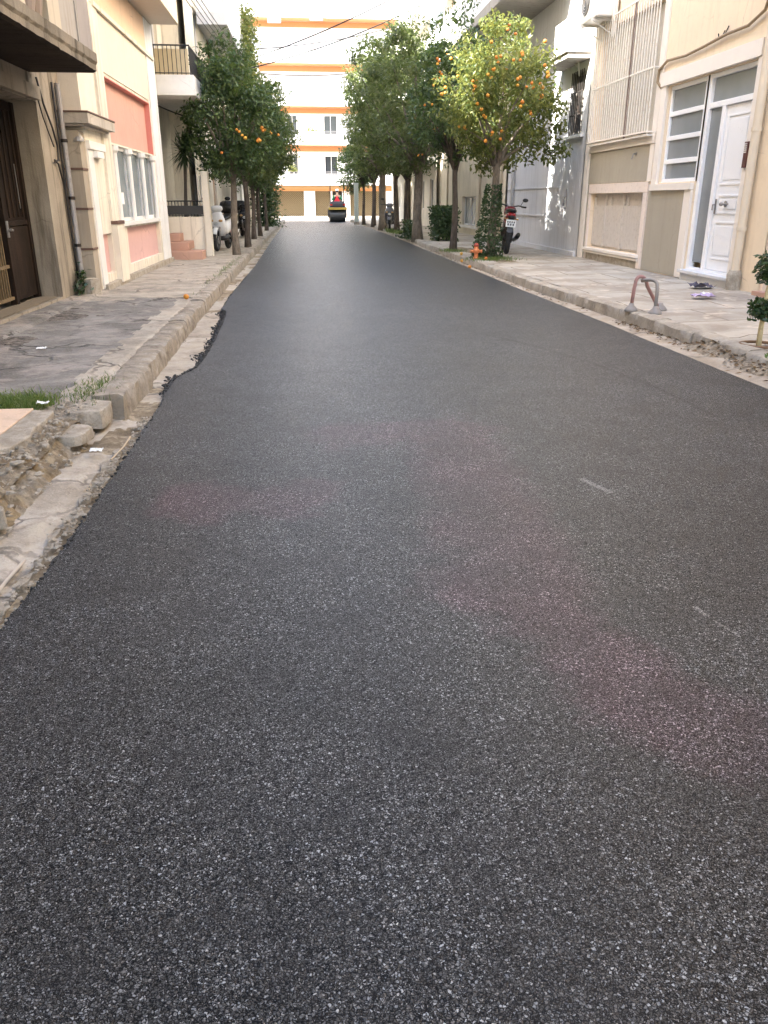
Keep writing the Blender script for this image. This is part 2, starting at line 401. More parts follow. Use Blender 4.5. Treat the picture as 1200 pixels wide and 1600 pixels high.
M_glass_door = glass('grey_door_pane', (.24, .26, .27), .22)
M_dark = paint('dark_interior', (.018, .015, .012), .9)
M_iron = paint('dark_iron', (.020, .016, .013), .85, wear=(.09, .05, .03), wear_amt=.4)
M_rail = paint('black_rail', (.03, .03, .03), .5)
M_steel = paint('grey_steel', (.30, .29, .28), .4, metal=.6)
M_zinc = paint('zinc_pipe', (.36, .35, .35), .45, metal=.3, wear=(.2, .15, .1), wear_amt=.4)
M_beigepipe = paint('beige_pipe', (.66, .57, .44), .5)
M_terra = plaster('terracotta_tile', (.52, .32, .24), .15, streak=.2)
M_black = paint('black_plastic', (.015, .015, .016), .35)
M_rubber = paint('rubber', (.02, .02, .02), .8)
M_cable = paint('cable_sheath', (.018, .017, .017), .6)
M_orangeb = paint('orange_wall_paint', (.50, .235, .10), .7)
M_yellowb = paint('ochre_paint', (.40, .29, .15), .7)
M_shutter = paint('cream_shutter', (.50, .46, .39), .55, wear=(.34, .29, .23), wear_amt=.4)
M_bars = paint('cream_bars', (.74, .71, .64), .5, wear=(.42, .25, .14), wear_amt=.3)
M_acw = paint('ac_casing', (.72, .70, .66), .4)
M_leaf = leafmat('citrus_leaf', [(.028, .055, .024), (.05, .09, .034), (.075, .125, .045), (.13, .18, .06)], .3)
M_leaf_y = leafmat('young_citrus_leaf', [(.04, .075, .022), (.07, .11, .03), (.13, .16, .045), (.26, .27, .08)], .45, (.42, .42, .10))
M_leaf_g = leafmat('grey_green_leaf', [(.065, .085, .04), (.095, .125, .052), (.145, .17, .07), (.22, .235, .11)], .42)
M_ivy = leafmat('ivy_leaf', [(.02, .05, .02), (.03, .065, .025), (.06, .10, .04)], .2)
M_grass = leafmat('grass_blade', [(.08, .14, .03), (.12, .19, .045), (.22, .24, .09)], .35)
M_yucca = leafmat('yucca_leaf', [(.018, .035, .018), (.03, .05, .024), (.05, .075, .03)], .15)
M_bark = bark('citrus_bark', (.10, .08, .06), (.24, .20, .155))
M_barkd = bark('dark_bark', (.055, .042, .034), (.13, .105, .085))
def fruitmat():
    g = NT('orange_peel'); oi = g.new('ShaderNodeObjectInfo'); v = g.coord('Object')
    c = g.ramp(oi.outputs['Random'], [(0, (.62, .36, .05)), (.3, (.66, .27, .03)), (.75, (.62, .19, .02)), (1, (.48, .12, .02))])
    g.base(g.mix(g.math('MULTIPLY', g.ramp(g.noise(v, 18, 3), [(.45, 0), (.7, 1)]), .4), c, c4((.50, .33, .05)))); g.rough(.5); g.bump(g.noise(v, 220, 2), .2, .001); return g.done()
M_fruit = fruitmat()
M_road = asphalt()
M_gut = concrete('gutter_concrete', (.50, .45, .38), (.27, .23, .18), 1.3, 2.2, .7, (.42, .37, .29))
M_kerb = concrete('kerb_stone', (.47, .425, .36), (.19, .16, .125), 3.6, 0, 1.0, (.34, .29, .22))
M_patch = concrete('grey_patched_tarmac', (.31, .293, .262), (.145, .133, .117), .9, 1.6, .8, (.35, .31, .27))
M_pave = concrete('dusty_pavement', (.47, .425, .35), (.25, .22, .18), 1.3, 1.4, .7, (.45, .385, .31))
M_soil = concrete('bare_soil', (.33, .265, .185), (.13, .10, .065), 4, 0, 1.0, (.44, .37, .26))
M_flag = concrete('peach_flagstone', (.66, .50, .37), (.52, .39, .29), 1, 0, .2)
M_rub = concrete('broken_concrete', (.56, .505, .42), (.32, .275, .215), 5, 0, 1.0)
def slabs():
    g = NT('right_pavement_slabs'); v = g.coord('Object')
    nn = g.new('ShaderNodeTexNoise'); nn.inputs['Scale'].default_value = 1.3; nn.inputs['Detail'].default_value = 4; g.put(nn.inputs['Vector'], v)
    s_ = g.new('ShaderNodeVectorMath', operation='MULTIPLY_ADD'); g.put(s_.inputs[0], nn.outputs['Color']); s_.inputs[1].default_value = (.12, .12, 0); g.put(s_.inputs[2], v)
    br = g.new('ShaderNodeTexBrick'); g.put(br.inputs['Vector'], s_.outputs[0])
    br.inputs['Scale'].default_value = 1; br.inputs['Brick Width'].default_value = 1.15; br.inputs['Row Height'].default_value = .95
    br.inputs['Mortar Size'].default_value = .012; br.inputs['Color1'].default_value = (.50, .45, .37, 1); br.inputs['Color2'].default_value = (.42, .385, .325, 1); br.inputs['Mortar'].default_value = (.16, .13, .10, 1)
    n1 = g.noise(v, 1.2, 7, .65); n2 = g.noise(v, 16, 6, .7)
    c = g.mix(g.math('MULTIPLY', g.ramp(n1, [(.42, 0), (.62, 1)]), .8), br.outputs['Color'], c4((.27, .225, .175)))
    c = g.mix(g.math('MULTIPLY', g.ramp(n2, [(.52, 0), (.7, 1)]), .5), c, c4((.34, .28, .22)))
    c = g.mix(g.math('MULTIPLY', g.ramp(g.noise(v, 4, 4), [(.6, 0), (.66, 1)]), .5), c, c4((.68, .58, .45)))
    g.base(c); g.rough(.92); h = g.math('SUBTRACT', n2, g.math('MULTIPLY', br.outputs['Fac'], 1.2)); g.bump(h, .6, .012)
    return g.done()
M_slab = slabs()

# ------------------------------------------------------------------ ground, road, kerbs, pavements
def nz(x, y, s=1.0, k=0.0): return noise.noise(Vector((x*s+k, y*s-k, k*1.7)))
def pw(y, pts):
    if y <= pts[0][0]: return pts[0][1]
    for (a, b), (c, d) in zip(pts, pts[1:]):
        if y <= c: return b + (d-b)*(y-a)/(c-a)
    return pts[-1][1]
mb = MB(); mb.box(-400, 400, -300, 700, -.6, -.14); struct('ground', mb, concrete('far_ground', (.32, .28, .23), (.22, .19, .15), .3, 0, .3))
LE = [(-12, -1.07), (2.57, -1.07), (3.2, -1.05), (4.4, -1.06), (5.6, -1.07), (6.3, -1.12), (6.6, -1.10), (7.0, -1.0), (7.6, -.98), (8.6, -1.0), (10.3, -1.06), (10.7, -1.09), (10.95, -1.16), (12.5, -1.19), (18.5, -1.16), (30, -1.25), (58, -1.36)]
RE = [(-12, 3.45), (9, 3.47), (13, 3.41), (20, 3.40), (32, 3.37), (45, 3.2), (58, 2.75)]
mb = MB(); ys = []; y = -12.0
while y < 58: ys.append(y); y += (.035 if 1.5 < y < 13 else .25 if y > 0 else 1)
ys.append(58.0)
Lp = [(pw(y, LE) + (.018*nz(0, y, 5, 3) + .02*nz(0, y, 16, 9)) * (1.4 if 6 < y < 11 else .8), y) for y in ys]
Rp = [(pw(y, RE) + .012*nz(0, y, 1.2, 5), y) for y in ys]
for (a, b, c, d) in zip(Lp, Lp[1:], Rp, Rp[1:]):
    mb.quad((a[0], a[1], 0), (c[0], c[1], 0), (d[0], d[1], 0), (b[0], b[1], 0))
    mb.quad((a[0]-.02, a[1], -.07), (a[0], a[1], 0), (b[0], b[1], 0), (b[0]-.02, b[1], -.07))
    mb.quad((c[0], c[1], 0), (c[0]+.02, c[1], -.07), (d[0]+.02, d[1], -.07), (d[0], d[1], 0))
struct('road', mb, M_road)
# crumbs of asphalt spilled over the left edge
mb = MB()
for i in range(2300):
    y = random.choice([random.uniform(2.2, 16), random.uniform(6.1, 10.9), random.uniform(6.1, 10.9)])
    far_ = 6.1 < y < 10.9
    x = pw(y, LE) - abs(random.gauss(0, .022 if not far_ else .034*(1.1+1.3*nz(0, y, 2.3)))) + .012
    r = (.004 + .011*random.random()**2) if far_ else (.0025 + .007*random.random()**2.5)
    mb.blob((x, y, -.032 + r*.6 + max(0, (x-pw(y, LE)+.03))*.8), r*random.uniform(.7, 1.4), r*random.uniform(.7, 1.4), r*.7, 6, 4, .35)
stuff('asphalt_crumbs', mb, paint('bitumen_crumb', (.014, .014, .014), .55), 'black loose asphalt crumbs spilled along the ragged left road edge', 'asphalt crumbs')
# left gutter
yg = [2+i*.06 for i in range(170)] + [12.2+i*.5 for i in range(92)]
xg = [-1.52+i*.03 for i in range(20)]
def zg(x, y):
    t = -.035 + .008*nz(x, y, 6) + .004*nz(x, y, 22)
    if y < 5.6: # stepped, broken gutter
        if x > -1.24 + .03*nz(0, y, 2): t -= .015
        t += .012*max(0, nz(x, y, 3.5, 4))
    return t
mb = MB(); mb.grid(xg, yg, zg)
for i in range(len(mb.f)):
    a = mb.v[mb.f[i][0]]
    edge = pw(a[1], LE)
    d = a[0] - edge + .06*nz(a[0], a[1], 4, 8)
    if (d > -.115 and a[1] < 5.9) or (4.6 < a[1] < 6.5 and nz(a[0], a[1], 2.4, 2) > .1): mb.mi[i] = 1
    elif a[1] > 10.9 and nz(a[0], a[1], 1.7, 6) > .05: mb.mi[i] = 1
struct('left_gutter', mb, [M_gut, M_soil], smooth=True)
# flat stone shards bedded at the foot of the gutter
for i, (y, s) in enumerate([(2.66, .085), (2.92, .075), (3.10, .05), (3.22, .06), (3.37, .075), (3.60, .10), (3.86, .085), (4.10, .10), (4.40, .11), (4.62, .07), (2.45, .05), (2.33, .03)]):
    rs_ = random.Random(i*7+3); x = -1.135 + rs_.uniform(-.018, .012); n = rs_.choice((5, 6, 7)); mb = MB(); ph = rs_.uniform(0, 6)
    ring = [(x + math.cos(q)*s*.40*rs_.uniform(.55, 1.15), y + math.sin(q)*s*rs_.uniform(.6, 1.15)) for q in [ph + 2*math.pi*(k+rs_.uniform(-.25, .25))/n for k in range(n)]]
    tl_ = rs_.uniform(-.06, .06)
    mb.add([(a, b, -.06) for a, b in ring] + [(a, b, -.024 + tl_*(a-x) + .006*nz(a, b, 9)) for a, b in ring], [tuple(range(n-1, -1, -1)), tuple(range(n, 2*n))] + [(k, (k+1) % n, n+(k+1) % n, n+k) for k in range(n)])
    tag(obj('stone_shard', mb, M_rub, bevel=.004, loc=(x, y, -.05)), 'flat pale stone shard bedded in soil between the cracked gutter and fresh asphalt', 'stone', 'stone shards along the gutter')
# left kerb: blocks, chipped
mb = MB(); y = 5.42
while y < 58:
    L = random.uniform(.7, 1.1) if y < 20 else 2.0
    n0 = len(mb.v); ny = max(3, int(L/.07)) if y < 16 else 3
    y1 = min(58, y+L-.012); off = random.uniform(-.012, .012); xk = pw(y, [(5, -1.28), (12, -1.39), (20, -1.42), (58, -1.45)])
    prof = [(-.20, .02), (-.20, .118), (-.14, .128), (-.03, .125), (.0, .11), (.012, .03), (.02, -.08)]
    vs = []; fs = []
    for j in range(ny+1):
        yy = y + (y1-y)*j/ny
        for (px_, pz_) in prof: vs.append((xk+off+px_, yy, pz_+off*.6))
    m_ = len(prof)
    for j in range(ny):
        for i in range(m_-1): fs.append((j*m_+i, j*m_+i+1, (j+1)*m_+i+1, (j+1)*m_+i))
    fs.append(tuple(range(m_))); fs.append(tuple(ny*m_+i for i in range(m_-1, -1, -1)))
    mb.add(vs, fs); mb.rough(.015, 6, n0); mb.rough(.011, 15, n0)
    y += L
struct('left_kerb', mb, M_kerb, smooth=True, auto=50)
# left pavement
xs = [-1.45-i*.03 for i in range(86)][::-1]; yp = [1.8+i*.04 for i in range(285)] + [13.2+i*.6 for i in range(76)]
def zl(x, y):
    z = .12 + .012*nz(x, y, 1.3) + .005*nz(x, y, 6) + .004*nz(x, y, 13)
    if y < 5.6: z -= .05 - .03*nz(x, y, 5, 3)
    if x > -1.53 and y > 5.35: z = min(z, .100)
    if x < -2.9: z += .02
    return z
mb = MB(); mb.grid(xs, yp, zl)
for i in range(len(mb.f)):
    a = mb.v[mb.f[i][0]]; q = a[1] + .35*nz(a[0], a[1], 2.5) + .25*nz(a[0], a[1], 7)
    if q < 5.45: mb.mi[i] = 1
    elif q < 11.15 + .5*(a[0]+2.4) and a[0] < -1.56 + .05*nz(a[0], a[1], 6):
        mb.mi[i] = 2
        if a[0] > -2.9 and nz(a[0]*1.0, a[1]*.8, 1.6, 21) + .35*nz(a[0], a[1], 6, 2) > .33 + .12*abs(a[0]+1.9): mb.mi[i] = 3
        elif a[0] > -1.75 + .1*nz(a[0], a[1], 3): mb.mi[i] = 0
struct('left_pavement', mb, [M_pave, M_soil, M_patch, concrete('crumbled_tarmac', (.24, .215, .19), (.07, .06, .052), 5, 4.0, 1.0, (.33, .29, .24))], smooth=True)
# rubble bank where the kerb has gone
xs = [-1.72+i*.012 for i in range(44)]; yr = [1.9+i*.016 for i in range(224)]
mb = MB(); mb.grid(xs, yr, lambda x, y: -.085 + .17*max(0, min(1, (-1.33-x+.03*nz(x, y, 4)+.025*nz(x, y, 11))/.17)) + .014*nz(x, y, 7) + .026*abs(nz(x, y, 17)) - .05*max(0, nz(x, y, 24, 6)-.12) + .010*nz(x, y, 47))
for i in range(len(mb.f)):
    a = mb.v[mb.f[i][0]]
    if nz(a[0], a[1], 4.5, 3) + .5*nz(a[0], a[1], 13, 5) > -.05: mb.mi[i] = 1
    elif nz(a[0], a[1], 2.2, 12) > .26: mb.mi[i] = 2
struct('broken_verge', mb, [M_soil, concrete('rubble_dust', (.54, .48, .39), (.22, .18, .13), 9, 0, 1.0, (.40, .34, .25)), concrete('straw_dirt', (.44, .35, .22), (.2, .145, .085), 6, 0, 1.0)], smooth=True)
def chunk(x, y, z, sx, sy, sz, name, label, cat, mat, group=None, rz=0.0, jit=.25):
    mb = MB(); n = 22; rs_ = random.Random(int(abs(x*1000+y*77)))
    ang = sorted(rs_.uniform(0, 6.28) for k in range(6)); off = [rs_.uniform(.78, 1.0) for k in range(6)]
    def prof(q): return min(o/max(.25, math.cos((q-a_+math.pi) % (2*math.pi)-math.pi)) if math.cos((q-a_+math.pi) % (2*math.pi)-math.pi) > .25 else 9 for a_, o in zip(ang, off))
    ring = [(math.cos(q)*min(1.15, prof(q)), math.sin(q)*min(1.15, prof(q))) for q in [2*math.pi*k/n for k in range(n)]]
    cr, sr = math.cos(rz), math.sin(rz)
    def T(a, b, k): a, b = a*sx*k, b*sy*k; return (x+a*cr-b*sr, y+a*sr+b*cr)
    lv = [(1.02, 0), (1.02, sz*.35), (1.0, sz*.75), (.98, sz*.95), (.93, sz), (.6, sz*1.0), (.25, sz*1.01)]
    vs = [(*T(a, b, k), z+h) for k, h in lv for a, b in ring]; vs.append((x, y, z+sz*1.02)); m_ = len(lv)
    fs = [tuple(range(n-1, -1, -1))]
    for l in range(m_-1): fs += [(l*n+k, l*n+(k+1) % n, (l+1)*n+(k+1) % n, (l+1)*n+k) for k in range(n)]
    fs += [((m_-1)*n+k, (m_-1)*n+(k+1) % n, m_*n) for k in range(n)]
    mb.add(vs, fs); mb.rough(min(sx, sy, sz)*.05, 12); mb.rough(min(sx, sy, sz)*.05, 45)
    return tag(obj(name, mb, mat, loc=(x, y, z), smooth=True, auto=24), label, cat, group)
chunk(-1.42, 5.2, .0, .13, .19, .112, 'kerb_stone', 'loose rounded kerb stone at the broken end of the left kerb', 'kerb stone', M_rub)
chunk(-1.45, 4.72, .02, .14, .15, .06, 'kerb_stone', 'flat broken kerb slab lying before the grass on the left verge', 'kerb stone', M_rub, rz=.4)
chunk(-1.43, 3.0, -.01, .055, .09, .06, 'rubble_block', 'pale broken rubble block at the left edge of the verge, nearest the camera', 'rubble', M_rub, rz=.3)
chunk(-1.46, 3.42, .0, .07, .09, .085, 'rubble_block', 'grey rubble block halfway along the crumbled kerb', 'rubble', M_rub, rz=1.0)
chunk(-1.55, 3.2, .05, .12, .15, .07, 'rubble_block', 'low rubble block against the grey edge of the flagstones', 'rubble', M_rub, rz=.2)
mb = MB()
for i in range(1300):
    y = random.uniform(2.1, 5.4); x = random.choice([random.uniform(-1.66, -1.35), random.uniform(-1.66, -1.35), random.gauss(-1.11, .025)]); r = .0025 + .014*random.random()**2.2 if x < -1.3 else random.uniform(.003, .010)
    z = -.03 + .13*max(0, min(1, (-1.345-x)/.09)) + .012
    mb.blob((x, y, z), r*random.uniform(.7, 1.7), r*random.uniform(.7, 1.7), r*.6, 5, 4, .45)
stuff('rubble', mb, M_rub, 'small broken concrete rubble and grit along the crumbled left kerb', 'rubble')
# flagstones at the left edge
mb = MB(); mb.box(-3.3, -1.74, 3.2, 5.08, .06, .135); mb.box(-3.3, -1.74, 1.0, 3.18, .06, .133)
struct('flagstones', mb, M_flag, bevel=.006)
mb = MB(); edge = [(-1.735, 5.05), (-1.60, 5.02), (-1.585, 4.8), (-1.60, 4.62), (-1.565, 4.45), (-1.60, 4.22), (-1.66, 4.16), (-1.62, 4.0), (-1.57, 3.85), (-1.62, 3.7), (-1.58, 3.5), (-1.6, 3.2), (-1.58, 2.0), (-1.735, 2.0)]
n = len(edge); mb.add([(a, b, .05) for a, b in edge] + [(a, b, .132) for a, b in edge], [tuple(range(n)), tuple(range(2*n-1, n-1, -1))] + [(k, n+k, n+(k+1) % n, (k+1) % n) for k in range(n)])
struct('flagstone_border', mb, M_rub, bevel=.008)

# right side: gutter, kerb, pavement
yg = [2+i*.08 for i in range(150)] + [14+i*.6 for i in range(74)]; xg = [3.36+i*.035 for i in range(16)]
def zr(x, y): return -.02 + .006*nz(x, y, 5) + .05*max(0, min(1, (x-3.5)/.3))*max(0, min(1, (9-y)/3))*(1+nz(x, y, 4)) + .004*nz(x, y, 22)
mb = MB(); mb.grid(xg, yg, zr); struct('right_gutter', mb, concrete('dusty_gutter', (.50, .44, .36), (.30, .25, .195), 1.5, 1.6, .7, (.36, .30, .22)), smooth=True)
mb = MB(); y = 2.0
KX = [(2, 3.76), (8, 3.80), (10.5, 3.74), (14, 3.60), (20, 3.60), (30, 3.52), (45, 3.4), (58, 2.95)]
while y < 58:
    L = random.uniform(.7, 1.2) if y < 20 else 2.0
    n0 = len(mb.v); ny = max(3, int(L/.07)) if y < 18 else 3; y1 = min(58, y+L-.012); off = random.uniform(-.012, .012); xk = pw(y, KX); xk2 = pw(y1, KX)
    prof = [(-.02, -.08), (-.012, .03), (0, .105), (.03, .122), (.14, .126), (.18, .118), (.18, .02)]
    vs = []; fs = []; m_ = len(prof)
    for j in range(ny+1):
        yy = y + (y1-y)*j/ny; xx = xk + (xk2-xk)*j/ny
        lo = 1
        for (a, b) in prof: vs.append((xx+off+a, yy, (b+off*.6)*lo if b > 0 else b))
    for j in range(ny):
        for i in range(m_-1): fs.append((j*m_+i, j*m_+i+1, (j+1)*m_+i+1, (j+1)*m_+i))
    fs.append(tuple(range(m_))); fs.append(tuple(ny*m_+i for i in range(m_-1, -1, -1)))
    mb.add(vs, fs); mb.rough(.010, 5, n0); mb.rough(.006, 15, n0); y += L
struct('right_kerb', mb, concrete('pale_kerb', (.50, .45, .37), (.27, .235, .19), 2.2, 0, .8, (.40, .35, .28)), smooth=True, auto=50)
mb = MB(); yp = [2+i*.12 for i in range(140)] + [19+i*.7 for i in range(57)]; T = [i/26 for i in range(27)]
vs = []; fs = []
for y in yp:
    x0 = pw(y, KX)+.17
    for t in T: x = x0 + (6.6-x0)*t; vs.append((x, y, .118 + .035*t + .010*nz(x, y, 1.1) + .004*nz(x, y, 5) - (.03 if y < 8.2 and t < .1 else 0)))
for j in range(len(yp)-1):
    for i in range(26): fs.append((j*27+i, j*27+i+1, (j+1)*27+i+1, (j+1)*27+i))
mb.add(vs, fs)
for i in range(len(mb.f)):
    a = mb.v[mb.f[i][0]]
    if (a[0] < 4.6 and 17.2 < a[1] < 23 and a[0] + .4*nz(a[0], a[1], 2) < 4.3 and a[0] > 3.9): mb.mi[i] = 1
struct('right_pavement', mb, [M_slab, M_soil], smooth=True)
def zv(x, y): return -.06 + .165*max(0, min(1, (x-3.56-.07*nz(x, y, 2)-.04*nz(x, y, 6))/.30))*max(0, min(1, (8.3-y+.6*nz(x, y, 1.5))/1.0)) + .022*nz(x, y, 5) + .014*nz(x, y, 14) + .010*nz(x, y, 37) - .05*max(0, min(1, (x-4.0)/.12))
mb = MB(); mb.grid([3.46+i*.018 for i in range(40)], [3.6+i*.022 for i in range(236)], zv)
struct('right_dirt_verge', mb, concrete('dry_dirt', (.44, .37, .28), (.19, .15, .105), 4, 0, 1.0, (.5, .43, .33)), smooth=True)
# cross street at the far end
mb = MB(); mb.box(-40, 40, 58.02, 66.5, -.3, -.03); struct('cross_street', mb, concrete('old_road', (.30, .27, .24), (.2, .18, .16), .6, 0, .4))
mb = MB(); mb.box(-40, 40, 66.52, 72, -.3, .10); struct('far_pavement', mb, M_pave)

# dry leaves in the right gutter
mb = MB()
for i in range(900):
    y = random.uniform(4.8, 9.5) if i < 640 else random.uniform(10, 24)
    x = pw(y, KX) - abs(random.gauss(0, .11)) + .03; s = random.uniform(.012, .032); q = random.uniform(0, 6.28); t = random.uniform(-.5, .5)
    z = max(zr(min(x, 3.85), y), zv(x, y) if y < 8.7 else -1) + .012
    a = Vector((math.cos(q), math.sin(q), t*.5))*s; b = Vector((-math.sin(q), math.cos(q), random.uniform(-.4, .4)))*s*.5; p = Vector((x, y, z))
    mb.add([p-a, p+b+Vector((0, 0, .006)), p+a, p-b], [(0, 1, 2), (0, 2, 3)])
stuff('leaf_litter', mb, leafmat('dead_leaf', [(.07, .04, .02), (.15, .09, .04), (.26, .17, .08)], .1, (.2, .12, .04), .8), 'brown dry leaf litter gathered in the right gutter', 'leaf litter')

# ------------------------------------------------------------------ buildings: helpers
def bodybox(x0, x1, y0, y1, z0, z1): return MB().box(x0, x1, y0, y1, z0, z1)
def window(par, ax, P, sgn, u0, u1, z0, z1, depth, fm, pm, nu=1, nv=1, fw=.05, label=None, name='window', ft=.05):
    """frame ring and bars set in an opening, pane as a child"""
    mb = MB(); d0, d1 = P - sgn*(depth-.02), P - sgn*(depth-.02-ft)
    def bx(m, a, b, c, d, p, q):
        if ax == 'x': m.box(p, q, a, b, c, d)
        else: m.box(a, b, p, q, c, d)
    bx(mb, u0, u1, z0, z0+fw, d0, d1); bx(mb, u0, u1, z1-fw, z1, d0, d1)
    bx(mb, u0, u0+fw, z0+fw, z1-fw, d0, d1); bx(mb, u1-fw, u1, z0+fw, z1-fw, d0, d1)
    e0, e1 = P - sgn*(depth-.023), P - sgn*(depth-.017-ft)
    for i in range(1, nu): c = u0 + (u1-u0)*i/nu; bx(mb, c-fw*.4, c+fw*.4, z0+fw, z1-fw, e0, e1)
    for j in range(1, nv): c = z0 + (z1-z0)*j/nv; bx(mb, u0+fw, u1-fw, c-fw*.4, c+fw*.4, P - sgn*(depth-.026), P - sgn*(depth-.014-ft))
    f = obj(name, mb, fm, par); 
    if label: f['label'] = label
    m = MB(); bx(m, u0+fw*.5, u1-fw*.5, z0+fw*.5, z1-fw*.5, P - sgn*(depth-.03), P - sgn*(depth-.042)); obj('pane', m, pm, f)
    return f
def railing(mb, pts, z0, z1, step=.11, r=.008, top=.016):
    for a, b in zip(pts, pts[1:]):
        a, b = Vector(a), Vector(b); L = (b-a).length; n = max(1, int(L/step))
        for k in range(n+1):
            p = a.lerp(b, k/n); mb.tube([(p.x, p.y, z0), (p.x, p.y, z1)], r, 5)
        for z in (z0+.03, z1): mb.tube([(a.x, a.y, z), (b.x, b.y, z)], top if z == z1 else r*1.2, 6)

# ---------- left: the old house with the garage gate
B = thing('old_house', 'weathered old house with barred garage gate under a crumbling balcony, nearest on the left', 'house', (-3.2, 7.5, 0))
mb = MB(); mb.facade('x', -3.2, 1, 3.6, 12.2, -.1, 15, [(6.6, 11.1, .17, 2.45)], .34)
mb.box(-8.2, -3.56, 3.62, 12.19, 2.5, 14.98); mb.box(-8.2, -5.2, 3.62, 12.19, -.1, 2.49); mb.box(-5.19, -3.56, 3.62, 6.58, -.1, 2.49); mb.box(-5.19, -3.545, 11.12, 12.18, -.1, 2.49)
mb.quad((-3.2, 3.6, 15), (-3.2, 12.2, 15), (-8.2, 12.2, 15), (-8.2, 3.6, 15))
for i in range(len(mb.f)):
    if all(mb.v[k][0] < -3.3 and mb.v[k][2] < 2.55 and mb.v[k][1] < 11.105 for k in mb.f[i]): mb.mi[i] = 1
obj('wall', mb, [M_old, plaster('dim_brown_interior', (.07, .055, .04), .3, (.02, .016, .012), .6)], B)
mb = MB(); mb.box(-3.23, -3.12, 6.5, 11.05, 2.46, 2.60); mb.box(-3.22, -3.16, 6.5, 11.05, 2.62, 2.735); mb.rough(.008, 6); obj('lintel', mb, M_old, B)
mb = MB(); n0 = 0
yy = [3.6+i*.08 for i in range(93)]
prof = [(-3.2, 2.75), (-2.46, 2.75), (-2.42, 2.77), (-2.42, 2.83), (-2.40, 2.86), (-2.40, 2.95), (-3.2, 2.95)]
vs = [(px_, q, pz_) for q in yy+[11.0] for px_, pz_ in prof]; m_ = len(prof); fs = []
for j in range(len(yy)):
    for i in range(m_): fs.append((j*m_+i, (j+1)*m_+i, (j+1)*m_+(i+1) % m_, j*m_+(i+1) % m_))
fs.append(tuple(range(m_))); fs.append(tuple(len(yy)*m_+i for i in range(m_-1, -1, -1)))
mb.add(vs, fs); mb.rough(.006, 5, key=lambda p: p.x > -3 and p.y < 10.95); mb.rough(.008, 16, key=lambda p: p.x > -3 and p.y < 10.95)
for i in range(len(mb.f)):
    if all(mb.v[k][2] < 2.80 for k in mb.f[i]): mb.mi[i] = 1  # underside of the slab takes a separate near-black colour
s_ = obj('balcony_slab', mb, [M_olddark, plaster('near_black_soffit', (.045, .034, .026), .3, (.015, .012, .01), .6, .6)], B)
mb = MB(); mb.grid([3.6+i*.1 for i in range(51)], [2.96+i*.1 for i in range(14)], lambda a, b: 0)
mb.v = [(-2.45 + .012*nz(a, b, 5) + .006*nz(a, b, 17), a, b) for a, b, c in mb.v]
mb.box(-2.60, -2.475, 3.6, 8.6, 2.96, 4.26); obj('balcony_parapet', mb, plaster('flaking_render', (.60, .53, .42), .2, (.16, .12, .09), .6, .8), B)
mb = MB(); mb.box(-2.62, -2.43, 9.25, 9.68, 2.953, 5.6); obj('balcony_pier', mb, plaster('beige_pier', (.55, .49, .39), .1), B)
mb = MB(); mb.box(-2.60, -2.45, 9.70, 10.38, 2.953, 5.6); mb.box(-2.61, -2.435, 10.385, 10.44, 2.953, 5.6); obj('balcony_panel', mb, M_greyconc, B)
mb = MB(); mb.box(-2.60, -2.44, 10.45, 11.0, 2.953, 5.6); mb.box(-3.19, -2.61, 10.9, 11.0, 2.953, 5.6); obj('balcony_panel', mb, plaster('mauve_grey_panel', (.34, .31, .29), .12, (.14, .12, .1), .3), B)
mb = MB(); mb.box(-3.2, -2.38, 3.6, 11.05, 5.61, 5.8); obj('balcony_slab', mb, M_olddark, B)
# gate: barred leaf, dark plated leaf, ribbed sill
G = thing('garage_gate', 'rusty brown barred garage gate with one dark plated leaf under the old balcony', 'gate', (-3.5, 9, .17))
mb = MB(); 
for k in range(44): y = 6.7 + k*.078; mb.tube([(-3.5, y, .24), (-3.5, y, 2.4)], .009, 5)
for z in (.26, .62, 1.35, 1.85, 2.38): mb.box(-3.515, -3.485, 6.64, 10.14, z-.018, z+.018)
obj('barred_leaf', mb, paint('gilded_rust', (.17, .12, .06), .7, wear=(.07, .045, .03), wear_amt=.6), G)
mb = MB(); mb.box(-3.54, -3.46, 10.15, 10.24, .18, 2.43); mb.box(-3.52, -3.48, 10.24, 10.98, .22, 1.05); mb.box(-3.53, -3.47, 10.24, 10.98, 1.06, 1.12); mb.box(-3.52, -3.48, 10.24, 10.98, 2.34, 2.43)
mb.box(-3.54, -3.46, 10.98, 11.07, .18, 2.43); mb.box(-3.51, -3.49, 10.24, 10.98, 1.12, 2.34)
for k in range(4): mb.tube([(-3.47, 10.36+k*.16, 1.15), (-3.47, 10.36+k*.16, 2.32)], .012, 6)
lf = obj('plated_leaf', mb, plaster('rust_black', (.022, .015, .011), .4, (.05, .03, .02), .6, .4), G, bevel=.006)
mb = MB(); mb.tube([(-3.45, 10.19, 1.02), (-3.40, 10.19, 1.02), (-3.39, 10.10, 1.03)], .014, 8); mb.box(-3.462, -3.45, 10.16, 10.22, .94, 1.12); obj('handle', mb, M_steel, lf)
mb = MB(); mb.box(-3.476, -3.47, 10.80, 10.815, 1.25, 1.75); obj('pull_bar', mb, M_steel, lf)
mb = MB(); mb.box(-3.48, -3.25, 6.6, 11.0, .12, .17)
for k in range(110): mb.box(-3.47, -3.26, 6.62+k*.04, 6.635+k*.04, .171, .185)
obj('ribbed_sill', mb, paint('worn_sill', (.30, .24, .165), .7), G)
mb = MB(); mb.box(-4.4, -3.9, 9.0, 10.2, .13, .55); mb.box(-4.42, -3.88, 8.98, 10.22, .552, .60)
tag(obj('storage_crate', mb, paint('dark_wood', (.05, .035, .025), .8), loc=(-4.1, 9.6, .13), bevel=.01), 'dark low storage crate seen through the garage gate bars', 'crate')
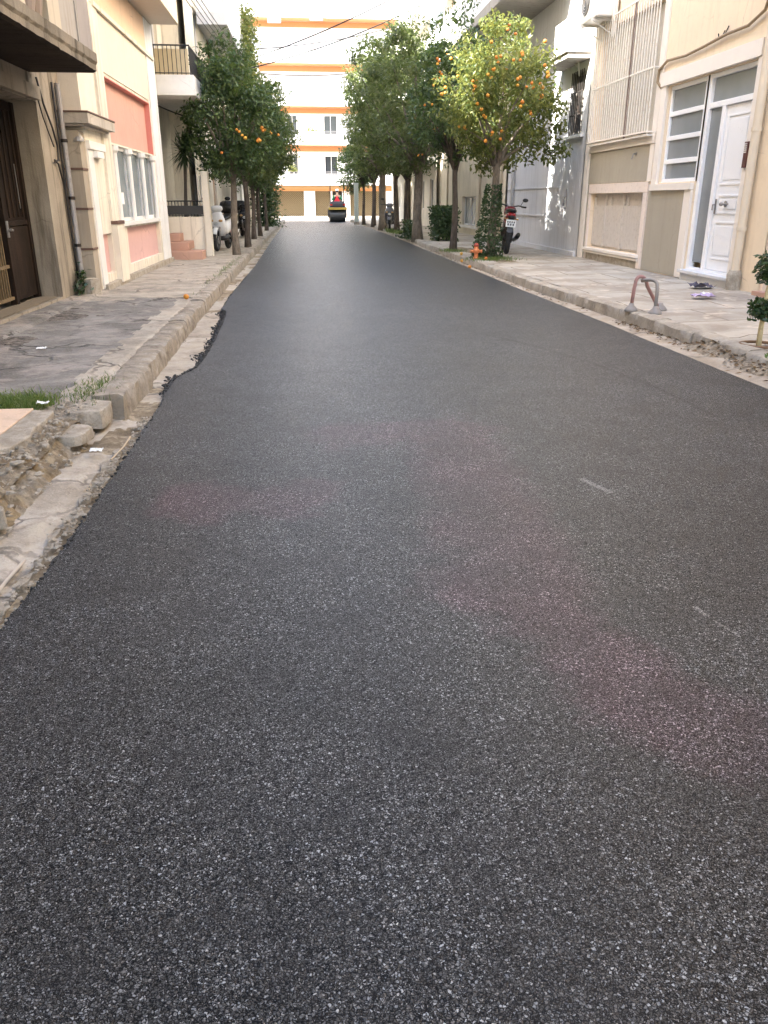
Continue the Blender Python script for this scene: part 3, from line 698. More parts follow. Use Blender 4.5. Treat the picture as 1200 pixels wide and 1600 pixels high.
# pots on the balcony
for i, (y, s) in enumerate([(8.78, .13), (9.05, .11)]):
    t = thing('potted_plant', ['dark leafy potted plant on the old balcony beside the flaking parapet', 'small potted plant on the old balcony beside the beige pier'][i], 'plant', (-2.52, y, 2.955), 'pots on the old balcony')
    mb = MB(); mb.lathe([(s*.7, 2.955), (s, 3.15), (s*1.06, 3.15), (s*1.06, 3.18), (s*.9, 3.18)], (-2.52, y, 0), n=14); obj('pot', mb, paint('faded_pot', (.30, .24, .2), .7), t)
    mb = MB()
    for k in range(420):
        p = Vector((random.gauss(-2.52, .1), random.gauss(y, .12), 3.25 + abs(random.gauss(0, .22)))); q = Vector((random.uniform(-1, 1), random.uniform(-1, 1), random.uniform(-.6, .6))).normalized()*.045; n_ = q.cross(Vector((random.random(), random.random(), 1))).normalized()*.02
        mb.add([p-q, p+n_, p+q, p-n_], [(0, 1, 2), (0, 2, 3)])
    obj('foliage', mb, M_ivy, t)
# pipe and cables on the old house
t = thing('drainpipe', 'tall grey zinc drainpipe at the corner of the old house', 'pipe', (-3.15, 11.86, .15))
mb = MB(); mb.tube([(-3.13, 11.86, .35), (-3.13, 11.86, 2.74)], .035, 10); mb.tube([(-3.15, 11.99, .3), (-3.15, 11.99, 2.74)], .022, 8); obj('pipe', mb, M_zinc, t, smooth=True, auto=40)
for z in (.75, 1.35, 2.05): mb = MB(); mb.lathe([(.046, z), (.046, z+.04)], (-3.13, 11.86, 0), n=12); mb.box(-3.19, -3.12, 11.82, 11.90, z+.005, z+.035); obj('bracket', mb, M_iron, t)
mb = MB()
mb.tube([(-3.18, 11.18, 2.72), (-3.17, 11.3, 2.45), (-3.17, 11.55, 2.2), (-3.17, 11.66, 2.0), (-3.17, 11.62, 1.82), (-3.17, 11.45, 1.8)], .012, 6)
mb.tube([(-3.18, 11.12, 2.5), (-3.17, 11.2, 2.3), (-3.17, 11.5, 1.98)], .008, 6)
mb.tube([(-3.17, 11.45, 1.82), (-3.17, 11.6, 1.78), (-3.17, 11.75, 1.5), (-3.17, 11.78, .9), (-3.17, 11.8, .2)], .012, 6)
mb.tube([(-3.17, 11.78, 2.74), (-3.17, 11.79, 2.0), (-3.17, 11.79, 1.2), (-3.165, 11.80, .3)], .014, 6)
tag(obj('wall_cable', mb, M_cable, smooth=True, loc=(-3.17, 11.5, .2)), 'loose black cables sagging down the wall between garage gate and drainpipe', 'cable')
mb = MB(); 
for i in range(260):
    q = random.uniform(0, 1); p = Vector((-3.1 + random.gauss(0, .05), 11.75 + random.gauss(0, .12), .16 + abs(random.gauss(0, .14)))); a = Vector((random.uniform(-1, 1), random.uniform(-1, 1), random.uniform(-.3, .8))).normalized()*.05; b = a.cross(Vector((random.random(), .3, 1))).normalized()*.018
    mb.add([p-a, p+b, p+a, p-b], [(0, 1, 2), (0, 2, 3)])
tag(obj('wall_weeds', mb, M_ivy, loc=(-3.1, 11.75, .15)), 'straggly dark weeds at the foot of the grey drainpipe', 'weeds')
chunk(-3.02, 11.75, .10, .13, .12, .24, 'broken_stone', 'pale broken stone leaning at the foot of the drainpipe', 'stone', M_rub)

# ---------- left: pink and cream shop building
B = thing('shop_building', 'cream shop building with recessed pink panels, three-pane shop window and doorway canopy', 'building', (-2.95, 15, 0))
holes = [(13.75, 17.55, 2.17, 3.08), (13.82, 17.25, 1.02, 2.145), (14.3, 17.42, .34, .92), (12.55, 13.15, .32, .88)]
mb = MB(); mb.facade('x', -2.95, 1, 12.22, 18.45, -.1, 4.55, holes, .12); mb.box(-11, -3.08, 12.22, 18.44, -.1, 4.54)
mb.quad((-3.08, 12.22, -.1), (-2.95, 12.22, -.1), (-2.95, 12.22, 4.55), (-3.08, 12.22, 4.55)); mb.quad((-3.08, 18.45, -.1), (-2.95, 18.45, -.1), (-2.95, 18.45, 4.55), (-3.08, 18.45, 4.55))
obj('wall', mb, M_cream2, B)
mb = MB(); mb.box(-3.079, -3.05, 13.75, 17.55, 2.17, 3.08); obj('pink_panel', mb, M_pinkw, B)
mb = MB(); mb.box(-3.079, -3.02, 14.3, 17.42, .34, .92); obj('pink_panel', mb, M_pinkl, B)
mb = MB(); mb.box(-3.079, -3.02, 12.55, 13.15, .32, .88); obj('pink_panel', mb, M_pinkl, B)
# pink reveal skins
mb = MB(); mb.box(-3.05, -2.951, 17.535, 17.552, 2.17, 3.08); mb.box(-3.05, -2.951, 13.75, 17.53, 3.065, 3.082); obj('pink_reveal', mb, paint('deep_pink', (.64, .24, .20), .8), B)
wn = window(B, 'x', -2.95, 1, 13.82, 17.25, 1.02, 2.145, .11, M_wtrim, M_glass_sky, 3, 1, .055, name='shop_window')
mb = MB(); mb.box(-2.952, -2.90, 13.7, 17.4, .955, 1.015); obj('window_sill', mb, M_wtrim, B)
for y in (13.86, 14.93, 16.06, 17.18): mb = MB(); mb.lathe([(.04, 1.0), (.04, 2.03), (.05, 2.03), (.075, 2.06), (.075, 2.13)], (-2.93, y, 0), n=10); obj('window_column', mb, M_wtrim, B)
mb = MB(); mb.box(-3.013, -3.008, 14.35, 14.62, 1.28, 1.46); obj('paper_notice', mb, paint('paper', (.8, .8, .78), .7), wn)
mb = MB(); mb.box(-2.96, -2.89, 13.4, 18.3, 3.90, 3.96); obj('ledge', mb, M_cream2, B)
mb = MB(); mb.box(-2.956, -2.93, 13.6, 17.62, 3.97, 4.52); obj('peach_panel', mb, M_peach, B)
mb = MB(); mb.box(-2.957, -2.935, 13.62, 17.5, 3.12, 3.89); obj('cream_panel', mb, plaster('warm_cream', (.74, .665, .54), .05, streak=.1), B)
mb = MB(); mb.box(-2.958, -2.925, 17.62, 18.44, .16, 4.54); obj('white_pier', mb, M_white, B)
mb = MB(); mb.box(-2.958, -2.86, 13.2, 13.68, .16, 1.0); mb.box(-2.957, -2.915, 13.2, 13.68, 1.05, 3.9); obj('pier', mb, M_cream2, B)
mb = MB(); mb.box(-2.958, -2.85, 13.19, 13.69, 1.0, 1.05); obj('pier_band', mb, M_brown, B)
mb = MB(); mb.box(-3.3, -2.96, 11.95, 12.215, .1, 2.2); obj('entrance_pilaster', mb, plaster('taupe_plaster', (.40, .345, .27), .1, streak=.35), B)
for z in (.70, 1.22, 1.72): mb = MB(); mb.box(-3.31, -2.95, 11.94, 12.218, z, z+.028); obj('pilaster_band', mb, M_brown, B)
for q in ((-3.28, -3.19, 1.5, 1.62), (-3.28, -3.22, 1.4, 1.46), (-3.27, -3.19, 1.28, 1.35)): mb = MB(); mb.box(q[0], q[1], 11.92, 11.95, q[2], q[3]); obj('junction_box', mb, M_brown, B)
mb = MB(); mb.box(-2.958, -2.93, 12.25, 12.52, .15, 2.1); mb.box(-2.957, -2.9, 12.24, 13.19, 2.0, 2.1); mb.box(-2.957, -2.87, 12.5, 12.9, 1.9, 1.98); obj('entrance_trim', mb, M_wtrim, B)
mb = MB(); mb.box(-2.955, -2.88, 12.3, 18.44, .08, .2); mb.rough(.01, 5); obj('plinth', mb, M_rub, B)
mb = MB(); mb.box(-3.33, -2.80, 11.9, 13.5, 2.285, 2.41); mb.box(-3.28, -2.88, 11.97, 13.42, 2.255, 2.283); cn = obj('canopy', mb, plaster('canopy_render', (.50, .455, .39), .12, (.2, .16, .12), streak=.5), B)
mb = MB(); mb.box(-3.34, -2.79, 11.89, 13.51, 2.413, 2.432); obj('canopy_flashing', mb, M_brown, cn)
for x in (-3.16, -2.98): mb = MB(); mb.tube([(x, 12.05, 2.21), (x, 12.05, 2.17), (x, 12.0, 2.16)], .012, 6); mb.lathe([(.025, 2.17), (.07, 2.10), (.075, 2.07)], (x, 12.0, 0), n=12); obj('canopy_lamp', mb, M_steel, B)
mb = MB(); mb.box(-8, -2.39, 13.0, 18.45, 4.56, 8.0); mb.box(-8, -2.96, 12.2, 12.99, 4.56, 8.0); mb.box(-3.9, -2.7, 12.22, 13.6, 8.003, 15.5); mb.box(-8, -2.6, 17.0, 18.44, 8.003, 16); obj('upper_storeys_and_shade_towers', mb, plaster('upper_yellow_cream', (.72, .65, .51), .06, streak=.1), B)  # the two raised roof parts are unseen, added to shape the sun gap
mb = MB(); mb.box(-2.94, -2.41, 13.02, 18.43, 4.553, 4.559); obj('soffit', mb, plaster('soffit_grey', (.62, .56, .49), .05, streak=.05), B)

# ---------- left: house with terrace and balcony behind the shop
B = thing('balcony_house', 'cream house with a white-based railed balcony above terracotta entrance steps', 'house', (-3.3, 20.3, 0))
mb = MB(); mb.facade('x', -3.3, 1, 18.5, 22.3, -.1, 17, [(19.2, 20.1, 3.8, 5.9), (20.6, 21.6, 3.8, 5.9)], .15); mb.box(-11, -3.46, 18.5, 22.29, -.1, 16.98)
obj('wall', mb, M_cream, B)
window(B, 'x', -3.3, 1, 19.2, 20.1, 3.8, 5.9, .14, M_wtrim, M_glass_dk, 2, 1); window(B, 'x', -3.3, 1, 20.6, 21.6, 3.8, 5.9, .14, M_wtrim, M_glass_dk, 2, 1)
mb = MB(); mb.box(-3.29, -2.22, 19.0, 23.2, 3.38, 3.50); mb.box(-3.29, -2.24, 19.02, 23.18, 3.502, 3.76); bl = obj('balcony', mb, M_white, B)
mb = MB(); railing(mb, [(-3.27, 19.05, 0), (-2.30, 19.05, 0), (-2.30, 23.1, 0)], 3.765, 4.30, .085); obj('railing', mb, M_rail, bl)
mb = MB(); mb.box(-3.25, -2.33, 19.10, 19.125, 3.77, 4.24); obj('reed_screen', mb, paint('reed', (.62, .52, .34), .8), bl)
mb = MB(); mb.box(-3.29, -2.2, 18.9, 23.2, 6.5, 6.72); obj('balcony', mb, M_white, B)
mb = MB(); mb.box(-3.3, -2.35, 19.95, 20.1, .1, .98); mb.box(-2.35, -2.20, 19.9, 20.15, .1, 1.95); obj('terrace_wall', mb, M_cream2, B)
mb = MB(); mb.box(-3.28, -2.36, 20.0, 20.04, 1.03, 1.22); railing(mb, [(-3.28, 20.02, 0), (-2.36, 20.02, 0)], .985, 1.32, .07, .01); obj('terrace_railing', mb, M_rail, B)
mb = MB(); mb.box(-3.1, -2.30, 18.75, 19.35, .08, .30); mb.box(-3.1, -2.62, 19.0, 19.94, .302, .47); mb.box(-3.1, -2.85, 19.3, 19.94, .472, .64)
tag(obj('entrance_steps', mb, M_terra, loc=(-2.7, 19.3, .1), bevel=.012), 'terracotta tiled entrance steps beside the white corner of the shop building', 'steps')
# yucca
Y = thing('yucca_plant', 'tall spiky yucca with bare thin stem behind the terrace railing', 'plant', (-2.82, 20.6, .12))
mb = MB(); mb.tube([(-2.84, 20.6, .1), (-2.85, 20.6, 1.0), (-2.80, 20.6, 1.7), (-2.76, 20.6, 2.3)], [.05, .045, .035, .04], 8); obj('stem', mb, M_barkd, Y, smooth=True)
mb = MB()
for k in range(110):
    q = random.uniform(0, 6.28); el = random.uniform(-.9, 1.35); L = random.uniform(.35, .6); d = Vector((math.cos(q)*math.cos(el), math.sin(q)*math.cos(el), math.sin(el))); b = d.cross(Vector((0, 0, 1))).normalized()*.022
    p = Vector((-2.77, 20.6, 2.34 + random.uniform(-.08, .14))); e = p + d*L + Vector((0, 0, -.12*L if el < .8 else 0)); m1 = p.lerp(e, .5) + Vector((0, 0, .03))
    mb.add([p-b*.6, p+b*.6, m1+b, m1-b, e], [(0, 1, 2, 3), (3, 2, 4)])
obj('foliage', mb, M_yucca, Y)

# ---------- left: house behind the scooter
B = thing('cream_house', 'cream house with grey-fronted balcony, barred ground window and pink plinth behind the white scooter', 'house', (-2.75, 26, 0))
hol = [(23.0, 24.6, 1.25, 1.95), (26.2, 27.2, .2, 2.2), (24.2, 25.3, 4.0, 6.0), (27.2, 28.4, 3.9, 6.0)]
mb = MB(); mb.facade('x', -2.75, 1, 22.32, 33, -.1, 11.2, hol, .16); mb.box(-11, -2.92, 22.32, 32.99, -.1, 11.18); obj('wall', mb, M_cream2, B)
f = window(B, 'x', -2.75, 1, 23.0, 24.6, 1.25, 1.95, .14, M_wtrim, M_glass_dk, 2, 1)
mb = MB(); 
for k in range(10): mb.tube([(-2.73, 23.08+k*.16, 1.24), (-2.73, 23.08+k*.16, 1.96)], .01, 5)
obj('window_bars', mb, M_wtrim, f)
mb = MB(); mb.box(-2.87, -2.82, 26.2, 27.2, .2, 2.2); obj('door', mb, paint('brown_door', (.30, .16, .07), .5), B)
window(B, 'x', -2.75, 1, 24.2, 25.3, 4.0, 6.0, .14, M_wtrim, M_glass_dk, 2, 1); window(B, 'x', -2.75, 1, 27.2, 28.4, 3.9, 6.0, .14, paint('red_door', (.38, .13, .09), .6), M_glass_dk, 2, 1)
mb = MB(); mb.box(-2.749, -2.72, 22.4, 32.9, .1, .42); obj('plinth', mb, M_pinkl, B)
mb = MB(); mb.box(-2.749, -1.95, 25.0, 32.5, 5.72, 6.0); b1 = obj('balcony', mb, M_grey, B)
mb = MB(); mb.box(-2.05, -1.95, 25.02, 32.5, 6.003, 7.0); mb.box(-2.749, -2.06, 25.0, 25.1, 6.003, 6.35); obj('balcony_parapet', mb, M_white, b1)
mb = MB(); mb.box(-2.749, -1.9, 23.5, 33, 8.7, 8.95); obj('balcony', mb, M_white, B)
mb = MB(); mb.box(-2.75, -2.40, 22.6, 23.6, .08, .36); tag(obj('doorstep', mb, M_terra, loc=(-2.5, 23.1, .1), bevel=.01), 'small tan doorstep behind the white scooter', 'step')
# ac unit builder
def ac_unit(x, y, z, sgn, label, L=.85, hh=.56, dd=.32):
    """sgn +1: hangs on a wall whose outside is towards +x"""
    t = thing('air_conditioner', label, 'air conditioner', (x, y, z), 'outdoor air conditioning units')
    x1 = x + sgn*dd
    mb = MB(); mb.box(x, x1, y-L/2, y+L/2, z, z+hh); obj('casing', mb, M_acw, t, bevel=.025)
    fx = x1 + sgn*.003; mb = MB(); mb.lathe([(.21, 0), (.21, .012), (.19, .014)], (fx if sgn > 0 else fx-.014, y+L*.17, z+hh*.5), 'x', 22); g = obj('fan_grille', mb, paint('ac_grille', (.10, .10, .10), .6), t)
    mb = MB()
    for rr in (.06, .11, .16, .20): mb.torus((x1 + sgn*.022, y+L*.17, z+hh*.5), rr, .004, 'x', 20, 5)
    obj('guard_ring', mb, M_acw, g)
    mb = MB()
    for yy in (y-L*.32, y+L*.32): mb.box(x-sgn*.05, x1+sgn*.03, yy-.02, yy+.02, z-.045, z-.004); mb.box(x-sgn*.02, x+sgn*.02, yy-.018, yy+.018, z-.30, z-.05); mb.tube([(x+sgn*.01, yy, z-.28), (x1, yy, z-.04)], .012, 6)
    mb.box(x+sgn*.05, x+sgn*.08, y-L*.32, y+L*.32, z-.036, z-.012)
    obj('bracket', mb, M_acw, t)
    mb = MB(); mb.tube([(x+sgn*.1, y-L/2-.01, z+.2), (x+sgn*.12, y-L/2-.07, z+.1), (x+sgn*.06, y-L/2-.08, z-.2), (x+sgn*.0, y-L/2-.06, z-.5)], .018, 7); obj('hose', mb, M_wtrim, t, smooth=True)
    return t
ac_unit(-2.75, 26.9, 6.02, 1, 'white air conditioner on the left balcony above the dark orange tree')
# climbing vine on far balcony
def leaves(n, pf, size, mat, name, parent=None, label=None, cat=None, loc=None, out=None):
    mb = MB()
    for k in range(n):
        p = Vector(pf()); a = Vector((random.uniform(-1, 1), random.uniform(-1, 1), random.uniform(-.9, .5))).normalized()*size*random.uniform(.6, 1.2)
        b = a.cross(Vector((random.uniform(-1, 1), random.uniform(-1, 1), random.uniform(-.2, 1)))).normalized()*size*.45
        mb.add([p-a, p+b, p+a, p-b], [(0, 1, 2), (0, 2, 3)])
    o = obj(name, mb, mat, parent, loc=loc)
    if label: tag(o, label, cat)
    return o
leaves(2600, lambda: (random.gauss(-1.78, .16), random.gauss(31.2, .5), 4.7 + 2.6*random.random()), .07, M_leaf_y, 'climbing_vine', None, 'green climbing vine hanging from the far left balcony', 'vine', (-1.8, 31.2, 4.5))
# further left row
def row_house(name, label, sgn, X, y0, y1, h, mat, floors, cat='house', bal=True, shop=None):
    B = thing(name, label, cat, (X, (y0+y1)/2, 0)); hs = []
    n = max(1, int((y1-y0)/2.8))
    for f in range(floors):
        for k in range(n):
            c = y0 + (y1-y0)*(k+.5)/n; z = .9 + 2.95*f
            hs.append((c-.55, c+.55, z if f == 0 else z-.7, z+1.35))
    hs = [q for q in hs if q[3] < h-.2]
    mb = MB(); mb.facade('x', X, sgn, y0, y1, -.1, h, hs, .16)
    mb.box(X-sgn*.17, X-sgn*8, y0+.01, y1-.01, -.1, h-.02); obj('wall', mb, mat, B)
    for q in hs: window(B, 'x', X, sgn, *q, .14, M_wtrim, M_glass_dk, 2, 1)
    if bal:
        for f in range(1, floors):
            z = .9+2.95*f-.9
            mb = MB(); mb.box(X, X+sgn*.85, y0+.3, y1-.3, z, z+.16); b = obj('balcony', mb, M_white, B)
            mb = MB(); mb.box(X+sgn*.76, X+sgn*.85, y0+.3, y1-.3, z+.163, z+1.0); obj('balcony_parapet', mb, M_white, b)
    return B
row_house('town_house', 'pale house beyond the left orange trees with white balconies', 1, -2.8, 33.02, 42.5, 10.2, M_white, 3)
row_house('town_house', 'cream house at the far left corner behind the dark ivy bush', 1, -2.8, 42.52, 54, 9.5, M_cream, 3)

# ---------- right: beige house with the white door
B = thing('beige_house', 'peach and tan house with barred window, white front door and shuttered basement opening', 'house', (6.1, 14.5, 0))
hol = [(15.0, 18.05, 2.45, 4.5), (13.1, 14.5, 1.62, 3.1), (11.6, 13.1, .28, 3.1), (15.05, 17.95, .40, 1.47)]
mb = MB(); mb.facade('x', 6.1, -1, 10.75, 18.5, -.1, 13.5, hol, .22); mb.box(6.33, 14, 10.76, 18.49, -.1, 13.48); obj('wall', mb, plaster('warm_peach_wall', (.79, .66, .49), .06, (.45, .35, .25), .2), B)
M_dado = plaster('olive_tan_dado', (.40, .365, .295), .08, (.27, .235, .175), .2)
mb = MB(); mb.box(6.085, 6.099, 14.86, 18.2, 1.66, 2.26); mb.box(6.085, 6.099, 13.38, 14.85, .16, 1.50); mb.box(6.085, 6.099, 18.06, 18.2, .16, 1.655); obj('dado', mb, M_dado, B)
M_wc = paint('creamy_white_trim', (.80, .74, .66), .6, .05)
mb = MB(); mb.box(6.06, 6.098, 18.22, 18.5, .1, 13.4); obj('corner_pilaster', mb, M_wc, B)
mb = MB(); mb.box(6.05, 6.098, 14.8, 18.2, 2.27, 2.44); mb.box(6.07, 6.098, 14.8, 14.98, 1.655, 2.268); mb.box(6.07, 6.098, 14.78, 14.99, 2.445, 4.7); obj('window_surround', mb, M_wc, B)
mb = MB(); mb.box(6.22, 6.3, 15.0, 18.05, 2.45, 4.5)
for k in range(30): mb.box(6.20, 6.219, 15.02+k*.101, 15.11+k*.101, 2.47, 4.48)
mb.box(6.17, 6.198, 16.48, 16.54, 2.45, 4.5); wsh = obj('window_shutter', mb, M_shutter, B)
mb = MB()
for k in range(27): y = 14.92+k*.121; mb.tube([(5.96, y, 2.40), (5.96, y, 4.62)], .011, 6)
for z in (2.40, 3.45, 4.62): mb.box(5.948, 5.972, 14.88, 18.12, z-.014, z+.014)
for y in (14.9, 18.1):
    for z in (2.40, 3.45, 4.62): mb.box(5.96, 6.1, y-.012, y+.012, z-.012, z+.012)
obj('window_grille', mb, M_bars, B)
mb = MB(); mb.box(5.93, 6.06, 14.9, 18.15, 2.445, 2.47); obj('window_sill', mb, M_wc, B)
mb = MB(); mb.box(5.945, 5.975, 16.0, 16.03, 2.41, 4.61); obj('drain_rod', mb, M_brown, B)
# basement opening
mb = MB(); mb.box(6.06, 6.098, 14.87, 18.04, 1.475, 1.65); mb.box(6.06, 6.098, 14.87, 15.04, .16, 1.47); mb.box(6.06, 6.098, 17.96, 18.04, .16, 1.47); obj('basement_surround', mb, paint('pinkish_trim', (.76, .66, .58), .6, wear=(.5, .42, .36), wear_amt=.3), B)
mb = MB(); mb.box(6.20, 6.28, 15.05, 17.95, .40, 1.47)
for k in range(22): mb.box(6.17, 6.199, 15.07+k*.131, 15.19+k*.131, .45, 1.24 if k % 7 else 1.40)
mb.box(6.155, 6.198, 16.2, 16.26, .42, 1.45); mb.box(6.155, 6.198, 17.2, 17.25, .42, 1.45); obj('basement_shutter', mb, paint('pinkish_shutter', (.56, .51, .455), .6, wear=(.38, .33, .28), wear_amt=.5), B)
mb = MB(); mb.box(6.0, 6.10, 14.95, 18.0, .345, .395); mb.box(6.03, 6.10, 14.95, 18.0, .29, .33); mb.rough(.006, 4); obj('basement_sill', mb, M_wc, B)
mb = MB(); mb.grid([14.9+i*.08 for i in range(40)], [.1, .16, .22, .285], lambda a, b: 0); mb.v = [(6.085-.02*abs(nz(a, b, 6)), a, b) for a, b, c in mb.v]; obj('crumbled_plinth', mb, M_rub, B)
# door unit
mb = MB(); mb.box(6.03, 6.098, 11.5, 14.72, 3.12, 3.33); mb.box(6.05, 6.098, 14.52, 14.72, 1.505, 3.115); mb.box(6.05, 6.098, 11.45, 11.585, .2, 3.115); mb.box(6.03, 6.098, 13.12, 14.74, 1.50, 1.60); mb.box(6.06, 6.098, 13.12, 13.36, .16, 1.495); obj('door_surround', mb, M_wc, B)
DU = thing('front_door', 'white front door with glazed side window and frosted panes in the peach house', 'door', (6.2, 12.8, .28))
def ring(m, a, b, c, d, p, q, fw): m.box(p, q, a, b, c, c+fw); m.box(p, q, a, b, d-fw, d); m.box(p, q, a, a+fw, c+fw, d-fw); m.box(p, q, b-fw, b, c+fw, d-fw)
mb = MB(); ring(mb, 13.16, 14.5, 1.62, 3.1, 6.14, 6.22, .06)
for z in (2.68, 2.31, 1.95): mb.box(6.143, 6.217, 13.22, 14.44, z-.035, z+.035)
sw = obj('side_window', mb, M_wpvc, DU, bevel=.006)
for a, b in ((1.68, 1.915), (1.985, 2.275), (2.345, 2.645), (2.715, 3.04)): mb = MB(); mb.box(6.175, 6.19, 13.21, 14.45, a-.01, b+.01); obj('pane', mb, M_glass_door, sw)
mb = MB(); ring(mb, 11.6, 13.1, .28, 3.1, 6.13, 6.22, .06); mb.box(6.133, 6.217, 11.66, 13.04, 2.63, 2.71); mb.box(6.133, 6.217, 12.50, 12.60, .34, 2.63); mb.box(6.125, 6.225, 13.0, 13.2, .28, 3.1); fr = obj('frame', mb, M_wpvc, DU, bevel=.006)
mb = MB(); mb.box(6.175, 6.19, 11.65, 13.05, 2.70, 3.05); obj('transom_pane', mb, M_glass_door, fr)
mb = MB(); mb.box(6.175, 6.19, 12.59, 13.05, .42, 2.63); obj('sidelight_pane', mb, M_glass_door, fr)
mb = MB(); mb.box(6.17, 6.21, 11.665, 12.495, .345, 2.625)
for a, b in ((.50, 1.05), (1.15, 1.42), (1.55, 2.5)):
    ring(mb, 11.76, 12.40, a, b, 6.158, 6.169, .03); mb.box(6.162, 6.1695, 11.83, 12.33, a+.07, b-.07)
lf = obj('door_leaf', mb, M_wpvc, DU, bevel=.004)
mb = MB(); mb.tube([(6.16, 12.12, 1.29), (6.09, 12.12, 1.29)], .014, 8); mb.blob((6.085, 12.12, 1.29), .03, .03, .03); mb.tube([(6.10, 12.12, 1.29), (6.10, 11.95, 1.29)], .012, 8); mb.lathe([(.045, 0), (.045, .012)], (6.146, 12.12, 1.29), 'x', 14); obj('door_knob', mb, M_steel, lf, smooth=True, auto=40)
mb = MB(); mb.tube([(6.158, 12.43, 1.28), (6.11, 12.43, 1.28), (6.11, 12.43, 1.2)], .012, 8); mb.box(6.15, 6.157, 12.41, 12.45, 1.15, 1.36); obj('handle', mb, M_steel, lf)
mb = MB(); mb.box(5.98, 6.2, 11.42, 13.1, .255, .30); mb.box(6.04, 6.3, 11.42, 13.1, .1, .252); tag(obj('door_threshold', mb, M_grey, loc=(6.1, 12.3, .1), bevel=.006), 'grey threshold step under the white front door', 'step')
t = thing('intercom', 'dark red intercom panel with pale buttons beside the white front door', 'intercom', (6.04, 11.53, 1.9))
mb = MB(); mb.box(6.022, 6.048, 11.47, 11.57, 1.76, 2.09); obj('panel', mb, paint('intercom_red', (.10, .035, .03), .4), t, bevel=.004)
mb = MB()
for k in range(5):
    for j in range(2): mb.box(6.014, 6.021, 11.49+j*.035, 11.515+j*.035, 1.95+k*.026, 1.965+k*.026)
obj('buttons', mb, M_acw, t)
# beige downpipe and wall hose
t = thing('downpipe', 'beige downpipe with a wide foot collar right of the white front door', 'pipe', (6.02, 11.3, .15))
mb = MB(); mb.tube([(6.02, 11.3, .2), (6.02, 11.3, 9)], .06, 12); obj('pipe', mb, M_beigepipe, t, smooth=True, auto=40)
mb = MB(); mb.lathe([(.10, .13), (.10, .36), (.075, .42)], (6.02, 11.3, 0), n=14); obj('foot_collar', mb, M_rub, t)
for z in (.95, 2.2, 3.5): mb = MB(); mb.lathe([(.07, z), (.07, z+.05)], (6.02, 11.3, 0), n=12); obj('bracket', mb, M_beigepipe, t)
mb = MB(); mb.tube([(6.07, 14.78, 3.12), (6.05, 14.92, 3.22), (6.05, 14.9, 3.40), (6.05, 14.6, 3.50), (6.05, 13.9, 3.47), (6.05, 13.3, 3.50), (6.05, 12.6, 3.55), (6.05, 12.0, 3.55), (6.05, 11.6, 3.66), (6.02, 11.43, 3.9), (6.02, 11.4, 5.0)], .022, 8)
tag(obj('wall_hose', mb, paint('hose_tan', (.30, .22, .13), .6), smooth=True, loc=(6.05, 13, 3.4)), 'brown hose running along the wall above the white door lintel', 'hose')
mb = MB(); mb.tube([(6.09, 12.75, 3.62), (6.06, 12.74, 3.55), (6.06, 12.85, 3.53), (6.06, 12.88, 3.60)], .009, 6); mb.tube([(6.09, 12.65, 3.66), (6.05, 12.65, 3.56)], .008, 6); tag(obj('wall_hook', mb, M_iron, loc=(6.07, 12.75, 3.6)), 'small bent iron hook on the wall above the brown hose', 'hook')
mb = MB(); mb.tube([(6.09, 15.62, 2.14), (6.03, 15.62, 2.14), (6.0, 15.62, 2.04)], .012, 6); mb.lathe([(.03, 0), (.03, .02)], (6.07, 15.62, 2.14), 'x', 10); tag(obj('wall_tap', mb, M_steel, loc=(6.08, 15.62, 2.1)), 'small metal tap on the tan wall between the barred window and the basement opening', 'tap')
ac_unit(6.06, 17.75, 4.62, -1, 'beige air conditioner above the barred window of the peach house', 1.05, .68, .42)
# ---------- right: next house at the frame edge
B = thing('corner_house', 'peach house with a dark red door panel at the right edge behind the young tree', 'house', (6.1, 8, 0))
mb = MB(); mb.facade('x', 6.1, -1, 2, 10.73, -.1, 13, [(9.6, 10.66, .16, 1.75)], .2); mb.box(6.31, 14, 2.01, 10.72, -.1, 12.98); obj('wall', mb, plaster('peach_corner', (.78, .63, .48), .06, streak=.15), B)
mb = MB(); mb.box(6.22, 6.27, 9.6, 10.66, .16, 1.75); obj('red_panel', mb, paint('oxblood_paint', (.13, .035, .035), .6), B)
mb = MB(); mb.box(5.98, 6.1, 9.4, 10.7, .1, .20); obj('doorstep', mb, M_terra, B)

# ---------- right: grey house
B = thing('grey_house', 'grey plastered house with deep overhanging balcony next to the peach house', 'house', (6.05, 22, 0))
mb = MB(); mb.facade('x', 6.05, -1, 18.52, 25.5, -.1, 13.5, [(18.85, 19.75, 2.72, 3.95), (21.5, 22.7, 6.2, 8.2)], .18); mb.box(6.24, 14, 18.52, 25.49, -.1, 13.48); obj('wall', mb, M_grey, B)
f = window(B, 'x', 6.05, -1, 18.85, 19.75, 2.72, 3.95, .16, M_greyconc, M_glass_dk, 2, 1)
mb = MB(); 
for k in range(8): mb.tube([(6.02, 18.9+k*.115, 2.70), (6.02, 18.9+k*.115, 3.97)], .012, 5)
for z in (3.1, 3.55): mb.box(6.01, 6.03, 18.86, 19.74, z-.012, z+.012)
obj('window_bars', mb, M_iron, f)
window(B, 'x', 6.05, -1, 21.5, 22.7, 6.2, 8.2, .16, M_wtrim, M_glass_dk, 2, 1)
mb = MB(); mb.box(5.97, 6.048, 18.7, 19.95, 2.63, 2.69); obj('window_sill', mb, M_wtrim, B)
mb = MB(); mb.box(5.55, 6.048, 18.62, 20.6, 4.12, 4.22); mb.box(5.5, 6.048, 18.6, 20.62, 4.222, 4.25); obj('window_canopy', mb, M_greyconc, B)
mb = MB(); mb.box(6.0, 6.048, 18.6, 25.4, .10, .25); mb.box(6.015, 6.048, 21.3, 25.4, .95, .98); mb.box(6.02, 6.048, 20.2, 25.4, 1.62, 1.645); obj('wall_bands', mb, M_grey, B)
